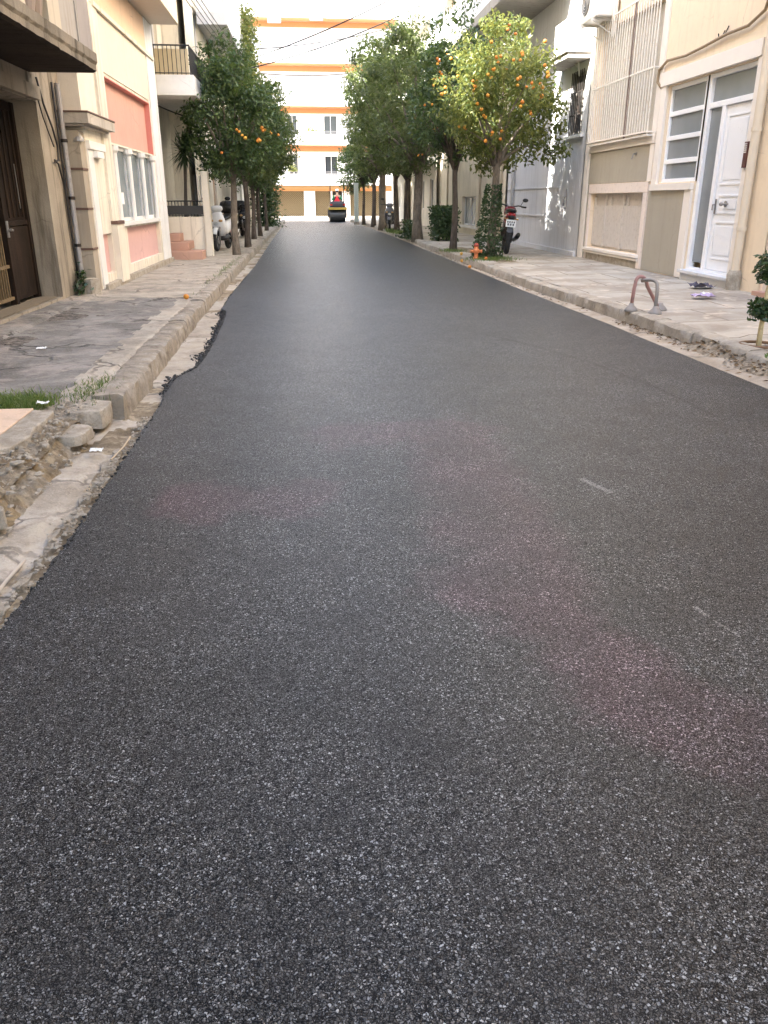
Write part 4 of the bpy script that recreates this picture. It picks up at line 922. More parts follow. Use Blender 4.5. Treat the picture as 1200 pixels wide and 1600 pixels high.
mb = MB(); mb.box(4.75, 6.048, 20.2, 25.45, 5.75, 5.97); b1 = obj('balcony', mb, M_greyconc, B)
mb = MB(); mb.box(4.75, 4.87, 20.2, 25.45, 5.973, 6.9); mb.box(4.88, 6.048, 20.2, 20.3, 5.973, 6.9); obj('balcony_parapet', mb, M_white, b1)
mb = MB(); mb.tube([(5.98, 24.6, .2), (5.98, 24.6, 5.7)], .05, 10); obj('downpipe', mb, M_grey, B, smooth=True)
mb = MB(); mb.tube([(6.04, 19.55, 1.58), (6.04, 19.5, 1.2), (6.04, 19.62, 1.12), (6.04, 19.75, 1.22), (6.04, 19.7, 1.4), (6.04, 19.55, 1.42)], .014, 6); mb.tube([(6.04, 19.68, 1.25), (6.04, 19.78, 1.36)], .01, 6); obj('painted_scrawl', mb, paint('graffiti_grey', (.30, .29, .29), .8), B)
ac_unit(6.03, 19.75, 4.36, -1, 'white air conditioner on brackets above the small canopy of the grey house', .9, .6, .34)
# ---------- right: cream house with basement window
B = thing('cream_house', 'cream house with small basement window and thin wall pipes behind the right hedge', 'house', (6, 31, 0))
hol = [(30.0, 32.7, .45, 1.46), (27, 28.2, 3.4, 5.0), (33, 34.5, 3.4, 5.0)]
mb = MB(); mb.facade('x', 6.0, -1, 25.52, 38, -.1, 14.5, hol, .2); mb.box(6.21, 14, 25.53, 37.99, -.1, 14.48); obj('wall', mb, M_cream, B)
window(B, 'x', 6.0, -1, 30.0, 32.7, .45, 1.46, .18, M_grey, M_glass_sky, 2, 1); window(B, 'x', 6.0, -1, 27, 28.2, 3.4, 5.0, .18, M_wtrim, M_glass_dk, 2, 1); window(B, 'x', 6.0, -1, 33, 34.5, 3.4, 5.0, .18, M_wtrim, M_glass_dk, 2, 1)
mb = MB(); mb.box(5.985, 5.999, 28.5, 34, .1, 2.2); mb.v = [v for v in mb.v]; 
mb = MB(); mb.box(5.93, 5.999, 29.9, 32.8, .37, .44); obj('window_sill', mb, M_wtrim, B)
for y in (26.0, 29.2, 34.0, 36.0): mb = MB(); mb.tube([(5.96, y, .2), (5.96, y, 9)], .035, 8); obj('wall_pipe', mb, M_beigepipe, B, smooth=True)
mb = MB(); mb.box(4.9, 5.999, 26.2, 37.5, 6.0, 6.2); b1 = obj('balcony', mb, M_white, B)
mb = MB(); mb.box(4.9, 5.0, 26.2, 37.5, 6.203, 7.1); obj('balcony_parapet', mb, M_white, b1)
mb = MB(); mb.box(4.9, 5.999, 26.2, 37.5, 9.0, 9.2); b1 = obj('balcony', mb, M_white, B)
mb = MB(); mb.box(4.9, 5.0, 26.2, 37.5, 9.203, 10.1); obj('balcony_parapet', mb, M_white, b1)
mb = MB()
for k in range(60): 
    a, b = 31.2+k*.05, 31.2+(k+1)*.05; xa, xb = 4.86+.03*math.sin(k*1.3), 4.86+.03*math.sin((k+1)*1.3)
    mb.quad((xa, a, 7.15), (xb, b, 7.15), (xb, b, 8.95), (xa, a, 8.95))
lo = obj('balcony_curtain', mb, paint('pale_blue_cloth', (.66, .70, .82), .9), loc=(4.86, 33, 7.1), smooth=True); lo.modifiers.new('thickness', 'SOLIDIFY').thickness = .008
tag(lo, 'pale blue cloth hung along the upper right balcony above the trees', 'curtain')
row_house('town_house', 'tall pale house in the right row behind the trees near the far end', -1, 5.8, 38.02, 47, 12.5, M_cream2, 4)
row_house('town_house', 'pale cream house in the right row at the far corner', -1, 5.6, 47.02, 56, 11, M_cream2, 3)

# ---------- far building closing the street
FY = 70.0
B = thing('apartment_building', 'sunlit white apartment building with orange balcony undersides closing the far end of the street', 'building', (0, FY, 0))
hol = [(-3.3, -.15, -.02, 2.05), (.75, 2.0, -.02, 2.05), (2.15, 2.95, -.02, 2.2), (3.6, 6.5, -.02, 2.05), (-7.5, -4, -.02, 2.05)]
LV = [2.42, 5.33, 8.05, 10.95, 13.9, 16.8]
for z in LV[:5]:
    hol += [(-1.25, -.5, z+.55, z+2.2), (1.6, 2.65, z+.55, z+2.2), (4.6, 5.8, z+.9, z+2.2), (-4.4, -3.2, z+.9, z+2.2)]
mb = MB(); mb.facade('y', FY, -1, -9, 9, -.3, 22, hol, .25); mb.box(-9, 9, FY+.26, FY+9, -.3, 21.98); obj('wall', mb, M_white, B)
for z in LV[:5]:
    for a, b, c, d in ((-1.25, -.5, .55, 2.2), (1.6, 2.65, .55, 2.2), (4.6, 5.8, .9, 2.2), (-4.4, -3.2, .9, 2.2)): window(B, 'y', FY, -1, a, b, z+c, z+d, .06 if z > 8 else .23, M_wtrim, M_wpvc if z > 8 else M_glass_dk, 2, 1)
M_lat = paint('brass_lattice', (.24, .19, .10), .5)
for a, b, lab in ((-3.3, -.15, None), (.75, 2.0, None), (3.6, 6.5, None), (-7.5, -4, None)):
    mb = MB(); n = max(3, int((b-a)/.16))
    for k in range(-12, n+12):
        for s in (1, -1):
            p0 = [a + k*.16, 0.0]; p1 = [a + k*.16 + s*2.0, 2.0]
            t0, t1 = 0., 1.
            dx = p1[0]-p0[0]
            lo_, hi_ = sorted(((a-p0[0])/dx, (b-p0[0])/dx)); t0, t1 = max(t0, lo_), min(t1, hi_)
            if t1-t0 < .03: continue
            mb.tube([(p0[0]+dx*t0, FY+.1+.02*s, 2.0*t0), (p0[0]+dx*t1, FY+.1+.02*s, 2.0*t1)], .016, 4, False)
    sh = obj('lattice_shutter', mb, M_lat, B)
    mb = MB(); mb.box(a, b, FY+.2, FY+.24, -.02, 2.05); obj('shopfront', mb, paint('brown_shopfront', (.11, .085, .06), .6), sh)
mb = MB(); mb.box(2.15, 2.95, FY+.2, FY+.24, -.02, 2.2); obj('doorway', mb, M_dark, B)
mb = MB(); mb.box(-9, 9, FY-.06, FY-.002, 2.18, 2.36); obj('shop_fascia', mb, M_yellowb, B)
for i, z in enumerate(LV[:5]):
    mb = MB(); mb.box(-8.5, 8.5, FY-1.3, FY-.001, z, z+.16); bl = obj('balcony', mb, M_white, B)
    mb = MB(); mb.box(-8.45, 8.45, FY-1.25, FY-.002, z-.02, z-.003); obj('orange_soffit', mb, M_orangeb, bl)
    mb = MB(); mb.box(-8.5, 8.5, FY-1.3, FY-1.2, z+.163, z+.75); obj('balcony_parapet', mb, M_white, bl)
    mb = MB(); mb.box(-8.4, 8.4, FY-.03, FY-.003, z-.42, z-.04); obj('orange_band', mb, M_orangeb, B)
    mb = MB(); 
    for k in range(2): mb.tube([(-8.4, FY-1.25, z+.85+k*.12), (8.4, FY-1.25, z+.85+k*.12)], .016, 5)
    obj('balcony_rail', mb, M_steel, bl)
for x, z in ((-1.9, 13.5), (1.2, 13.7)): 
    mb = MB(); mb.box(x-.5, x+.5, FY-1.45, FY-1.31, z, z+.9); obj('awning', mb, paint('slate_awning', (.16, .15, .17), .8), B)
for i in range(2):
    leaves(160, lambda: (random.gauss(.5 if i == 0 else -1.0, .45), FY-1.25+random.gauss(0, .06), LV[1]+.95+abs(random.gauss(0, .15))) if i == 0 else (random.gauss(-1.0, .2), FY-1.25+random.gauss(0, .06), LV[0]+1.0+abs(random.gauss(0, .2))), .08, M_leaf_y, 'balcony_plant', None, ['green plants along the second balcony of the far white building', 'small plant on the first balcony of the far white building'][i], 'plant', (.5 if i == 0 else -1, FY-1.25, LV[1-i]+.9))

# ---------- unseen blocks behind and beside the camera, added to close the street and shade it
def block(label, x0, x1, y0, y1, h, mat, fs=0):
    B = thing('unseen_block', label, 'building', ((x0+x1)/2, (y0+y1)/2, 0)); mb = MB(); mb.box(x0, x1, y0, y1, -.1, h); obj('wall', mb, mat, B)
    X = x1 if x0 < 0 else x0; s = 1 if x0 < 0 else -1; mb = MB()
    for f in range(1, int(h/3)): mb.box(X, X+s*.02, y0+.6, y1-.6, f*3+.2, f*3+1.9)
    obj('window_band', mb, M_glass_dk, B); return B
block('unseen tall rendered block on the left behind the camera, added for shade', -10, -3.3, -18, 2.2, 16, M_cream2)
block('unseen lower block on the left between the tall block and the old house, added for shade', -14, -3.25, 2.22, 3.58, 14, M_old)
block('unseen cream block on the right behind the camera, added to close the street', 6.2, 14, -18, 1.98, 13, M_cream)

# ------------------------------------------------------------------ trees
def build_mesh(name, V, Fc, mat):
    me = D.meshes.new(name); me.from_pydata(V, [], Fc); me.materials.append(mat); me.update(); return me
def leaf_cloud(rng, centers, radii, n_per, size, up=.35):
    """numpy leaf diamonds, returns verts (k*4,3)"""
    c = np.repeat(np.array(centers), n_per, axis=0); rr = np.repeat(np.array(radii), n_per)
    d = rng.normal(size=c.shape); d /= np.linalg.norm(d, axis=1)[:, None]
    p = c + d*(rr*rng.random(len(c))**.45)[:, None]*np.array([1, 1, .85])
    a = d*.6 + rng.normal(size=c.shape)*.8; a[:, 2] -= .25; a /= np.linalg.norm(a, axis=1)[:, None]
    u = np.array([0, 0, 1.]) + rng.normal(size=c.shape)*.7 + d*.5
    b = np.cross(a, u); b /= np.linalg.norm(b, axis=1)[:, None]
    nrm = np.cross(b, a)
    s = size*(.65 + .7*rng.random(len(c)))[:, None]
    v0 = p - a*s; v1 = p + b*s*.42 + nrm*s*.12 - a*s*.05; v2 = p + a*s; v3 = p - b*s*.42 + nrm*s*.12 - a*s*.05
    return np.stack([v0, v1, v2, v3], 1).reshape(-1, 3)
def make_tree(name, label, loc, seed, fork, crown_c, crown_r, ncl, nper, lsize, r0, mat, bmat, group, lean=(0, 0), fruits=(), clr=(.22, .42), extra=(), core=.35):
    rng = np.random.default_rng(seed); rnd = random.Random(seed)
    t = thing(name, label, 'tree', loc, group)
    cc = np.array(crown_c); cr = np.array(crown_r); cs = []; rs = []
    while len(cs) < ncl:
        d = rng.normal(size=3); d /= np.linalg.norm(d)
        bump_ = 1 + .30*noise.noise(Vector(d*1.7) + Vector((seed*3.1, 0, 0))) + .18*noise.noise(Vector(d*4) + Vector((0, seed*2.3, 0)))
        rad = bump_*(core + (1-core)*rng.random()**.5)
        p = cc + d*cr*rad
        if p[2] < fork - .15 + .25*rng.random(): continue
        cs.append(p); rs.append(rng.uniform(*clr))
    for e in extra: cs.append(np.array(e[:3])); rs.append(e[3])
    # trunk and limbs
    mb = MB(); f = Vector((lean[0], lean[1], fork)); pts = []; rad = []
    for i in range(9):
        q = i/8; pts.append((lean[0]*q + .02*math.sin(q*5+seed), lean[1]*q + .02*math.cos(q*4+seed), q*fork - (.05 if i == 0 else 0))); rad.append(r0*(1.35 if i == 0 else 1.12 if i == 1 else 1 - .22*q))
    mb.tube(pts, rad, 11); mb.rough(r0*.08, 6)
    tips = sorted(range(len(cs)), key=lambda i: rnd.random())[:16]
    for k, i in enumerate(tips):
        e = Vector(cs[i]); m_ = f.lerp(e, .45) + Vector((rnd.uniform(-.1, .1), rnd.uniform(-.1, .1), .12)); r = r0*rnd.uniform(.28, .5)
        mb.tube([f - Vector((0, 0, .12)), f.lerp(m_, .5), m_, m_.lerp(e, .6), e], [r*1.1, r, r*.75, r*.45, r*.2], 6)
    tr = obj('trunk', mb, bmat, None, smooth=True); tr.parent = t
    V = leaf_cloud(rng, cs, rs, nper, lsize); n = len(V)//4
    Fc = [g for i in range(n) for g in ((4*i, 4*i+1, 4*i+2), (4*i, 4*i+2, 4*i+3))]
    # two triangles share the midrib
    me = build_mesh('crown', V.tolist(), Fc, mat); cr_o = D.objects.new('crown', me); COL.objects.link(cr_o); cr_o.parent = t
    for p in fruits:
        o = D.objects.new('orange', FRUIT); COL.objects.link(o); o.parent = t; o.location = p; s = rnd.uniform(.72, 1.12); o.scale = (s, s, s)
    return t
mb = MB(); mb.blob((0, 0, 0), .037, .037, .035, 14, 9); FRUIT = D.meshes.new('orange'); FRUIT.from_pydata(mb.v, [], mb.f); FRUIT.materials.append(M_fruit); FRUIT.polygons.foreach_set('use_smooth', [True]*len(mb.f))
def fruit_on(seed, c, r, n, dirs=((-.4, -1, 0),), spread=.5, clus=2):
    rnd = random.Random(seed); out = []
    while len(out) < n:
        d = Vector(rnd.choice(dirs)).normalized() + Vector((rnd.gauss(0, spread), rnd.gauss(0, spread*.6), rnd.gauss(0, spread)))
        d.normalize()
        p = Vector((c[0]+d.x*r[0]*.96, c[1]+d.y*r[1]*.94, c[2]+d.z*r[2]*1.04))
        for k in range(rnd.randint(1, clus)): out.append(tuple(p + Vector((rnd.gauss(0, .06), rnd.gauss(0, .04), rnd.gauss(0, .06)))))
    return out[:n]
ROAD_SIDE_L = 'orange trees along the left kerb'; ROAD_SIDE_R = 'orange trees along the right kerb'
# left row
make_tree('orange_tree', 'dark dense orange tree right behind the white scooter, nearest of the left row', (-1.69, 20.4, .1), 3, 1.7, (.02, 0, 3.0), (1.1, 1.1, 1.32), 110, 98, .055, .085, M_leaf, M_bark, ROAD_SIDE_L,
    fruits=[(.78, -.82, 2.72), (.84, -.80, 2.68), (.80, -.86, 2.66), (.70, -.9, 2.48), (.73, -.92, 2.46), (.68, -.9, 2.45), (.30, -1.08, 2.62), (.25, -1.1, 2.66), (.36, -1.08, 2.55), (.42, -1.06, 2.5), (-.1, -1.12, 2.2), (1.12, -.5, 2.6)], extra=[(.5, -.2, 1.95, .35), (-.1, -.3, 1.85, .35), (-.5, 0, 1.95, .35), (.3, .4, 1.9, .35), (.9, -.1, 2.3, .35), (.0, 0, 4.5, .3), (.2, .2, 4.35, .35), (-.3, 0, 4.35, .3), (-.95, -.1, 2.5, .3)])
make_tree('orange_tree', 'second orange tree of the left row, lighter olive crown leaning over the road', (-1.62, 23.6, .1), 11, 1.7, (.25, .2, 3.0), (1.15, 1.2, 1.35), 90, 80, .058, .08, M_leaf_g, M_barkd, ROAD_SIDE_L, fruits=fruit_on(8, (.25, .2, 3.0), (1.15, 1.2, 1.3), 8, ((.5, -.9, .1),), .25, 3))
TL3 = make_tree('orange_tree', 'third orange tree of the left row, thin trunk behind the second', (-1.75, 28.6, .1), 17, 1.7, (.1, 0, 2.95), (1.2, 1.2, 1.35), 80, 64, .062, .075, M_leaf, M_barkd, ROAD_SIDE_L)
dup(TL3, (-1.70, 31.0, .1), 'fourth orange tree of the left row, slim leaning trunk', 2.1)
dup(TL3, (-1.72, 36.5, .1), 'fifth orange tree of the left row, mostly hidden by nearer crowns', 4.0)
# right row
YL = (.0, .1, 3.35)
TR1 = make_tree('orange_tree', 'sunlit yellow-green orange tree full of fruit with ivy on its trunk', (4.15, 18.7, .1), 23, 2.0, (.05, .1, 3.35), (1.3, 1.25, 1.35), 125, 88, .055, .10, M_leaf_y, M_bark, ROAD_SIDE_R,
    fruits=fruit_on(2, (.05, .1, 3.3), (1.32, 1.28, 1.35), 58, ((-.3, -1, 0), (-.8, -.6, -.1), (.3, -1, -.2), (0, -1, .5)), .42, 3),
    extra=[(1.25, 0, 2.35, .26), (1.45, -.1, 2.25, .2), (1.0, .1, 2.4, .3), (1.2, .1, 2.1, .2), (.7, 0, 2.15, .28), (-.3, -.3, 2.2, .25), (-.9, -.2, 2.9, .3), (-1.2, 0, 3.5, .3), (.25, 0, 4.65, .25), (-.2, 0, 4.6, .3), (.5, .2, 4.6, .22), (.1, .95, 2.4, .36), (.6, 1.0, 2.3, .36), (.3, 1.25, 2.8, .4), (-.2, 1.2, 2.6, .38), (.9, 1.1, 2.7, .36), (.2, 1.4, 3.3, .4), (.7, 1.3, 3.4, .36)] + [(q_.uniform(-.4, .9), q_.uniform(.75, 1.6), q_.uniform(1.95, 4.1), .38) for q_ in [random.Random(4)] for k_ in range(18)])  # rear leaf clusters added to keep sun off the grey wall
make_tree('orange_tree', 'tall dark orange tree beside the sunlit one, second of the right row', (3.77, 21.6, .1), 31, 1.95, (-.05, .1, 3.6), (1.15, 1.15, 1.65), 110, 82, .058, .085, M_leaf, M_barkd, ROAD_SIDE_R,
    fruits=fruit_on(12, (-.05, .1, 3.6), (1.15, 1.15, 1.6), 14, ((-.5, -.9, .4), (-.6, -.9, 0)), .25, 2), extra=[(.1, 0, 5.4, .4), (-.2, 0, 5.3, .4), (.3, .1, 5.7, .3), (.0, 0, 5.9, .25)])
TR3 = make_tree('orange_tree', 'thick-trunked grey-green orange tree, third of the right row', (3.65, 27.9, .1), 41, 2.1, (-.2, 0, 4.25), (1.5, 1.4, 2.35), 135, 80, .064, .16, M_leaf_g, M_bark, ROAD_SIDE_R, fruits=fruit_on(15, (-.1, 0, 3.4), (1.45, 1.4, 1.7), 12, ((-.1, -1, -.15), (.2, -1, 0)), .25, 3))
TR4 = make_tree('orange_tree', 'fourth tree of the right row, dark trunk close behind the thick one', (3.65, 31.0, .1), 47, 2.0, (-.35, 0, 4.3), (1.6, 1.5, 2.5), 120, 70, .070, .11, M_leaf_g, M_barkd, ROAD_SIDE_R)
dup(TR4, (3.62, 34.4, .1), 'fifth tree of the right row, two trunks beyond the thick one', 2.0, 1.06)
TR6 = dup(TR3, (3.45, 38.6, .1), 'sixth tree of the right row, pale crown standing above its neighbours', 1.3, 1.15)
dup(TR4, (3.4, 43.0, .1), 'seventh tree of the right row, near the dark parked scooter', 4.4, 1.08)
dup(TL3, (3.2, 47.6, .1), 'eighth tree of the right row, small round crown beside the pale green post', .7, 1.2)
dup(TL3, (2.95, 51.0, .1), 'last tree of the right row, low crown above the road roller', 3.2, .95)
# ivy, bushes, hedges
def on_trunk():
    q = random.uniform(0, 6.28); z = random.random()**1.4*1.55; r = .16 + .22*(1-z/1.6)*random.random()
    return (4.12 + math.cos(q)*r - .1*(1-z/1.6), 18.66 + math.sin(q)*r, .12 + z)
leaves(1900, on_trunk, .045, M_ivy, 'ivy_plant', None, 'dark ivy climbing the trunk of the sunlit orange tree', 'ivy', (4.12, 18.66, .1))
leaves(2600, lambda: (3.98 + random.random()*.75 + random.gauss(0, .05), 26.9 + random.gauss(0, .35), .12 + 1.05*random.random()**.8), .06, M_ivy, 'hedge_bush', None, 'clipped dark green bush on the right pavement behind the thick trunk', 'bush', (4.3, 26.9, .1))
leaves(700, lambda: (3.55 + random.gauss(0, .14), 29.4 + random.gauss(0, .5), .1 + .6*random.random()**1.6), .06, M_ivy, 'low_bush', None, 'low dark bush at the foot of the trunks beyond the thick orange tree', 'bush', (3.55, 29.4, .1))
leaves(4200, lambda: (-1.95 + random.gauss(0, .3), 42.5 + random.gauss(0, .5), .05 + 2.7*random.random()), .085, M_ivy, 'ivy_bush', None, 'tall dark ivy bush at the far end of the left pavement', 'bush', (-1.95, 42.5, .1))
def grass(name, n, pf, h, label, loc, mat=M_grass):
    mb = MB()
    for k in range(n):
        x, y, z = pf(); q = random.uniform(0, 6.28); L = h*random.uniform(.5, 1.15); b = Vector((math.cos(q), math.sin(q), 0))*.0035*(h/.08); l = Vector((random.gauss(0, .35), random.gauss(0, .35), 1)).normalized()*L; p = Vector((x, y, z))
        m_ = p + l*.55; e = p + l + Vector((l.x*.5, l.y*.5, -.1*L))
        mb.add([p-b, p+b, m_+b*.8, m_-b*.8, e], [(0, 1, 2, 3), (3, 2, 4)])
    return stuff(name, mb, mat, label, 'grass', loc=loc)
grass('grass', 1700, lambda: (random.choice([random.gauss(-1.9, .08), random.gauss(-2.1, .1), random.uniform(-2.4, -1.7)]), 5.36 + random.gauss(0, .13), .085), .085, 'green grass tuft between the flagstones and the grey patch on the left', (-2, 5.3, .1))
grass('grass', 500, lambda: (-1.52 + random.gauss(0, .09), 5.72 + random.gauss(0, .2), .10), .06, 'sparse green weeds beside the loose kerb stone', (-1.5, 5.7, .1))
grass('grass', 900, lambda: (4.05 + random.gauss(0, .28), 18.2 + random.gauss(0, .3), .11), .10, 'grass around the foot of the sunlit orange tree', (4.05, 18.2, .1))
grass('grass', 500, lambda: (3.72 + random.gauss(0, .14), 21.4 + random.gauss(0, .3), .11), .09, 'grass at the foot of the dark right-hand tree', (3.7, 21.4, .1))
grass('grass', 1200, lambda: (3.62 + random.gauss(0, .15), 34.5 + random.gauss(0, 1.2), .11), .16, 'grass strip between the far right trunks', (3.6, 34.5, .1))
grass('grass', 500, lambda: (-1.55 + random.gauss(0, .06), 16 + random.gauss(0, 1.6), .12), .05, 'thin dry weeds along the left kerb past the grey patch', (-1.55, 16, .1))
# young street tree at the right edge
YT = thing('young_tree', 'young whitewashed street tree with two leafy tufts at the right edge', 'tree', (4.05, 6.98, .1))
mb = MB(); mb.tube([(4.05, 6.98, .05), (4.045, 6.98, .3), (4.05, 6.98, .6), (4.15, 6.99, 1.1), (4.5, 7, 1.8)], [.026, .022, .02, .018, .014], 9); obj('trunk', mb, paint('lime_wash', (.62, .52, .30), .8, .15, wear=(.2, .14, .08), wear_amt=.5), YT, smooth=True)
leaves(420, lambda: (4.02 + max(-.1, min(.1, random.gauss(0, .06))), 6.96 + max(-.1, min(.1, random.gauss(0, .06))), .44 + max(-.09, min(.09, random.gauss(0, .052)))), .032, M_ivy, 'leaf_tuft', YT)
def tg(m, sg): return m + max(-1.7*sg, min(1.7*sg, random.gauss(0, sg)))
leaves(620, lambda: (tg(4.10, .075), tg(7.0, .08), tg(.79, .075)), .034, M_ivy, 'leaf_tuft', YT)
leaves(900, lambda: (4.55 + random.gauss(0, .14), 7.0 + random.gauss(0, .16), 1.9 + random.gauss(0, .2)), .036, M_ivy, 'leaf_tuft', YT)
leaves(170, lambda: (3.96 + random.gauss(0, .07), 6.35 + random.gauss(0, .08), .11 + abs(random.gauss(0, .035))), .026, M_grass, 'weed_clump', None, 'low leafy weed clump before the young whitewashed tree', 'weeds', (3.96, 6.35, .08))
mb = MB(); mb.torus((4.05, 6.98, .125), .16, .014, 'z', 20, 6); tag(obj('tree_ring', mb, paint('rusty_ring', (.20, .12, .07), .8), loc=(4.05, 6.98, .12), smooth=True), 'thin rusty ring around the foot of the young whitewashed tree', 'ring')

# ------------------------------------------------------------------ scooters
def wheel(par, name, c, r, wdt, rimc, spokes=5, loc0=Vector((0, 0, 0))):
    mb = MB(); mb.torus(c, r-wdt*.5, wdt*.5, 'x', 28, 10); o = obj(name, mb, M_rubber, par, smooth=True)
    mb = MB(); ro, ri = r-wdt*.75, .05
    mb.torus(c, ro, .016, 'x', 28, 8, 2.2); mb.lathe([(ri, -.05), (ri, .05)], c, 'x', 12)
    for k in range(spokes):
        q = 2*math.pi*k/spokes; mb.tube([(c[0], c[1]+math.cos(q)*.04, c[2]+math.sin(q)*.04), (c[0], c[1]+math.cos(q)*ro, c[2]+math.sin(q)*ro)], [.018, .012], 6)
    mb.lathe([(ri*1.9, .052), (ri*1.9, .058)], c, 'x', 16)
    obj('rim', mb, rimc, o); return o
def scooter(label, loc, rz, body, topcase=True, steer=0.0):
    t = thing('parked_scooter', label, 'scooter', (0, 0, 0), 'scooters on the pavements')
    wheel(t, 'front_wheel', (0, -.62, .27), .27, .10, M_steel); wheel(t, 'rear_wheel', (0, .62, .25), .25, .11, M_steel)
    mb = MB()
    for s in (-1, 1): mb.tube([(s*.085, -.62, .27), (s*.085, -.52, .58), (s*.07, -.44, .80)], .022, 8)
    obj('front_fork', mb, M_steel, t, smooth=True)
    mb = MB(); 
    a = [2.6-.17*k for k in range(13)]
    vs = []; n = 7
    for q in a:
        for k in range(n):
            u = -1+2*k/(n-1); rr = .305 - .03*u*u; vs.append((u*.075, -.62-math.cos(q)*-rr, .27+math.sin(q)*rr))
    fs = [(i*n+k, i*n+k+1, (i+1)*n+k+1, (i+1)*n+k) for i in range(len(a)-1) for k in range(n-1)]
    mb.add(vs, fs); ff = obj('front_fender', mb, body, t, smooth=True); ff.modifiers.new('thickness', 'SOLIDIFY').thickness = .008
    # legshield / nose
    mb = MB(); mb.loft([(.36, 0, -.33, .16, .05), (.46, 0, -.38, .20, .08), (.60, 0, -.44, .215, .11), (.74, 0, -.45, .21, .115), (.86, 0, -.42, .16, .10), (.95, 0, -.39, .10, .07)], 'z', 18, 2.4); ls = obj('leg_shield', mb, body, t, smooth=True)
    for s in (-1, 1):
        mb = MB(); mb.blob((s*.115, -.545, .73), .055, .03, .032, 12, 8); obj('indicator', mb, glass('indicator_lens', (.5, .3, .12), .1), ls, smooth=True)
    mb = MB(); mb.loft([(-.60, 0, .0, .02, .01), (-.555, 0, .66, .06, .07), (-.50, 0, .66, .09, .09)], 'y', 14) if False else mb.blob((0, -.545, .66), .075, .03, .05, 14, 8); obj('headlight', mb, glass('lamp_lens', (.55, .58, .6), .05), ls, smooth=True)
    mb = MB(); mb.loft([(.93, 0, -.40, .10, .06), (1.0, 0, -.40, .16, .075), (1.06, 0, -.38, .14, .06), (1.09, 0, -.36, .08, .03)], 'z', 16, 2.3); hb = obj('handlebar_cover', mb, body, t, smooth=True)
    mb = MB(); 
    for s in (-1, 1): mb.tube([(s*.12, -.37, 1.03), (s*.24, -.34, 1.05), (s*.36, -.28, 1.04)], [.016, .016, .022], 8); mb.tube([(s*.25, -.37, 1.06), (s*.34, -.36, 1.05)], .007, 6)
    obj('handlebar', mb, M_black, t, smooth=True)
    for s in (-1, 1):
        mb = MB(); mb.tube([(s*.2, -.36, 1.07), (s*.25, -.38, 1.22)], .007, 6); mb.blob((s*.29, -.38, 1.25), .075, .02, .045, 12, 8); obj('mirror', mb, M_black, t, smooth=True)
    mb = MB(); mb.loft([(-.30, 0, .30, .14, .04), (0, 0, .28, .15, .05), (.25, 0, .32, .14, .09)], 'y', 16, 3); obj('floorboard', mb, M_black, t, smooth=True)
    mb = MB(); mb.loft([(.14, 0, .50, .11, .13), (.28, 0, .55, .15, .19), (.55, 0, .62, .16, .15), (.85, 0, .70, .11, .09), (.95, 0, .74, .05, .04)], 'y', 18, 2.5); obj('rear_body', mb, body, t, smooth=True)
    mb = MB(); mb.loft([(.12, 0, .75, .10, .035), (.3, 0, .79, .15, .05), (.58, 0, .83, .155, .05), (.80, 0, .86, .11, .03)], 'y', 16, 2.6); obj('seat', mb, M_black, t, smooth=True)
    mb = MB(); mb.loft([(.33, -.11, .42, .045, .07), (.62, -.13, .32, .05, .07), (.86, -.13, .36, .05, .06)], 'y', 12); mb.tube([(.13, .35, .28), (.14, .6, .27), (.14, .9, .33)], [.03, .05, .045], 10); obj('engine', mb, M_iron, t, smooth=True)
    mb = MB(); mb.tube([(-.12, .15, .25), (-.22, .1, .02)], .012, 6); mb.tube([(.1, .2, .25), (.12, .2, .03)], .014, 6); obj('stand', mb, M_iron, t)
    if topcase:
        mb = MB(); mb.box(-.09, .09, .70, 1.0, .87, .90); tc0 = obj('luggage_rack', mb, M_iron, t)
        mb = MB(); mb.loft([(.895, 0, .86, .17, .16), (.95, 0, .86, .21, .20), (1.06, 0, .86, .22, .21), (1.16, 0, .86, .19, .18), (1.20, 0, .86, .12, .11)], 'z', 20, 3); obj('top_case', mb, M_black, t, smooth=True)
    t.location = loc; t.rotation_euler = (0, 0, rz); return t
M_scw = paint('white_enamel', (.78, .78, .78), .2, .03)
scooter('white scooter with black top case parked nose to the road before the cream house', (-2.2, 22.3, .125), R(-8), M_scw)
scooter('dark scooter with a pale nose parked beyond the right-hand trunks', (3.55, 36.4, .125), R(-6), paint('grey_enamel', (.10, .10, .11), .3), False)
scooter('black scooter parked behind the left row of trunks', (-2.2, 30.0, .125), R(10), paint('black_enamel', (.02, .02, .022), .25), True)
# red motorcycle seen from behind
MC = thing('parked_motorcycle', 'dark red motorcycle seen from behind with white number plate beside the ivy trunk', 'motorcycle', (0, 0, 0))
wheel(MC, 'rear_wheel', (0, 0, .29), .29, .13, M_steel); wheel(MC, 'front_wheel', (0, 1.25, .29), .29, .10, M_steel)
M_red = paint('dark_red_enamel', (.22, .015, .02), .2)
mb = MB(); mb.loft([(-.12, 0, .86, .05, .04), (.05, 0, .86, .12, .10), (.35, 0, .80, .15, .13), (.6, 0, .70, .13, .16)], 'y', 16, 2.4); tl = obj('tail_body', mb, M_red, MC, smooth=True)
mb = MB(); mb.blob((0, -.13, .88), .085, .03, .04, 12, 8); obj('tail_light', mb, glass('tail_lens', (.35, .01, .01), .08), tl, smooth=True)
mb = MB(); mb.loft([(-.05, 0, .97, .07, .03), (.2, 0, .98, .13, .045), (.5, 0, .93, .14, .05), (.72, 0, .90, .09, .04)], 'y', 16); obj('seat', mb, M_black, MC, smooth=True)
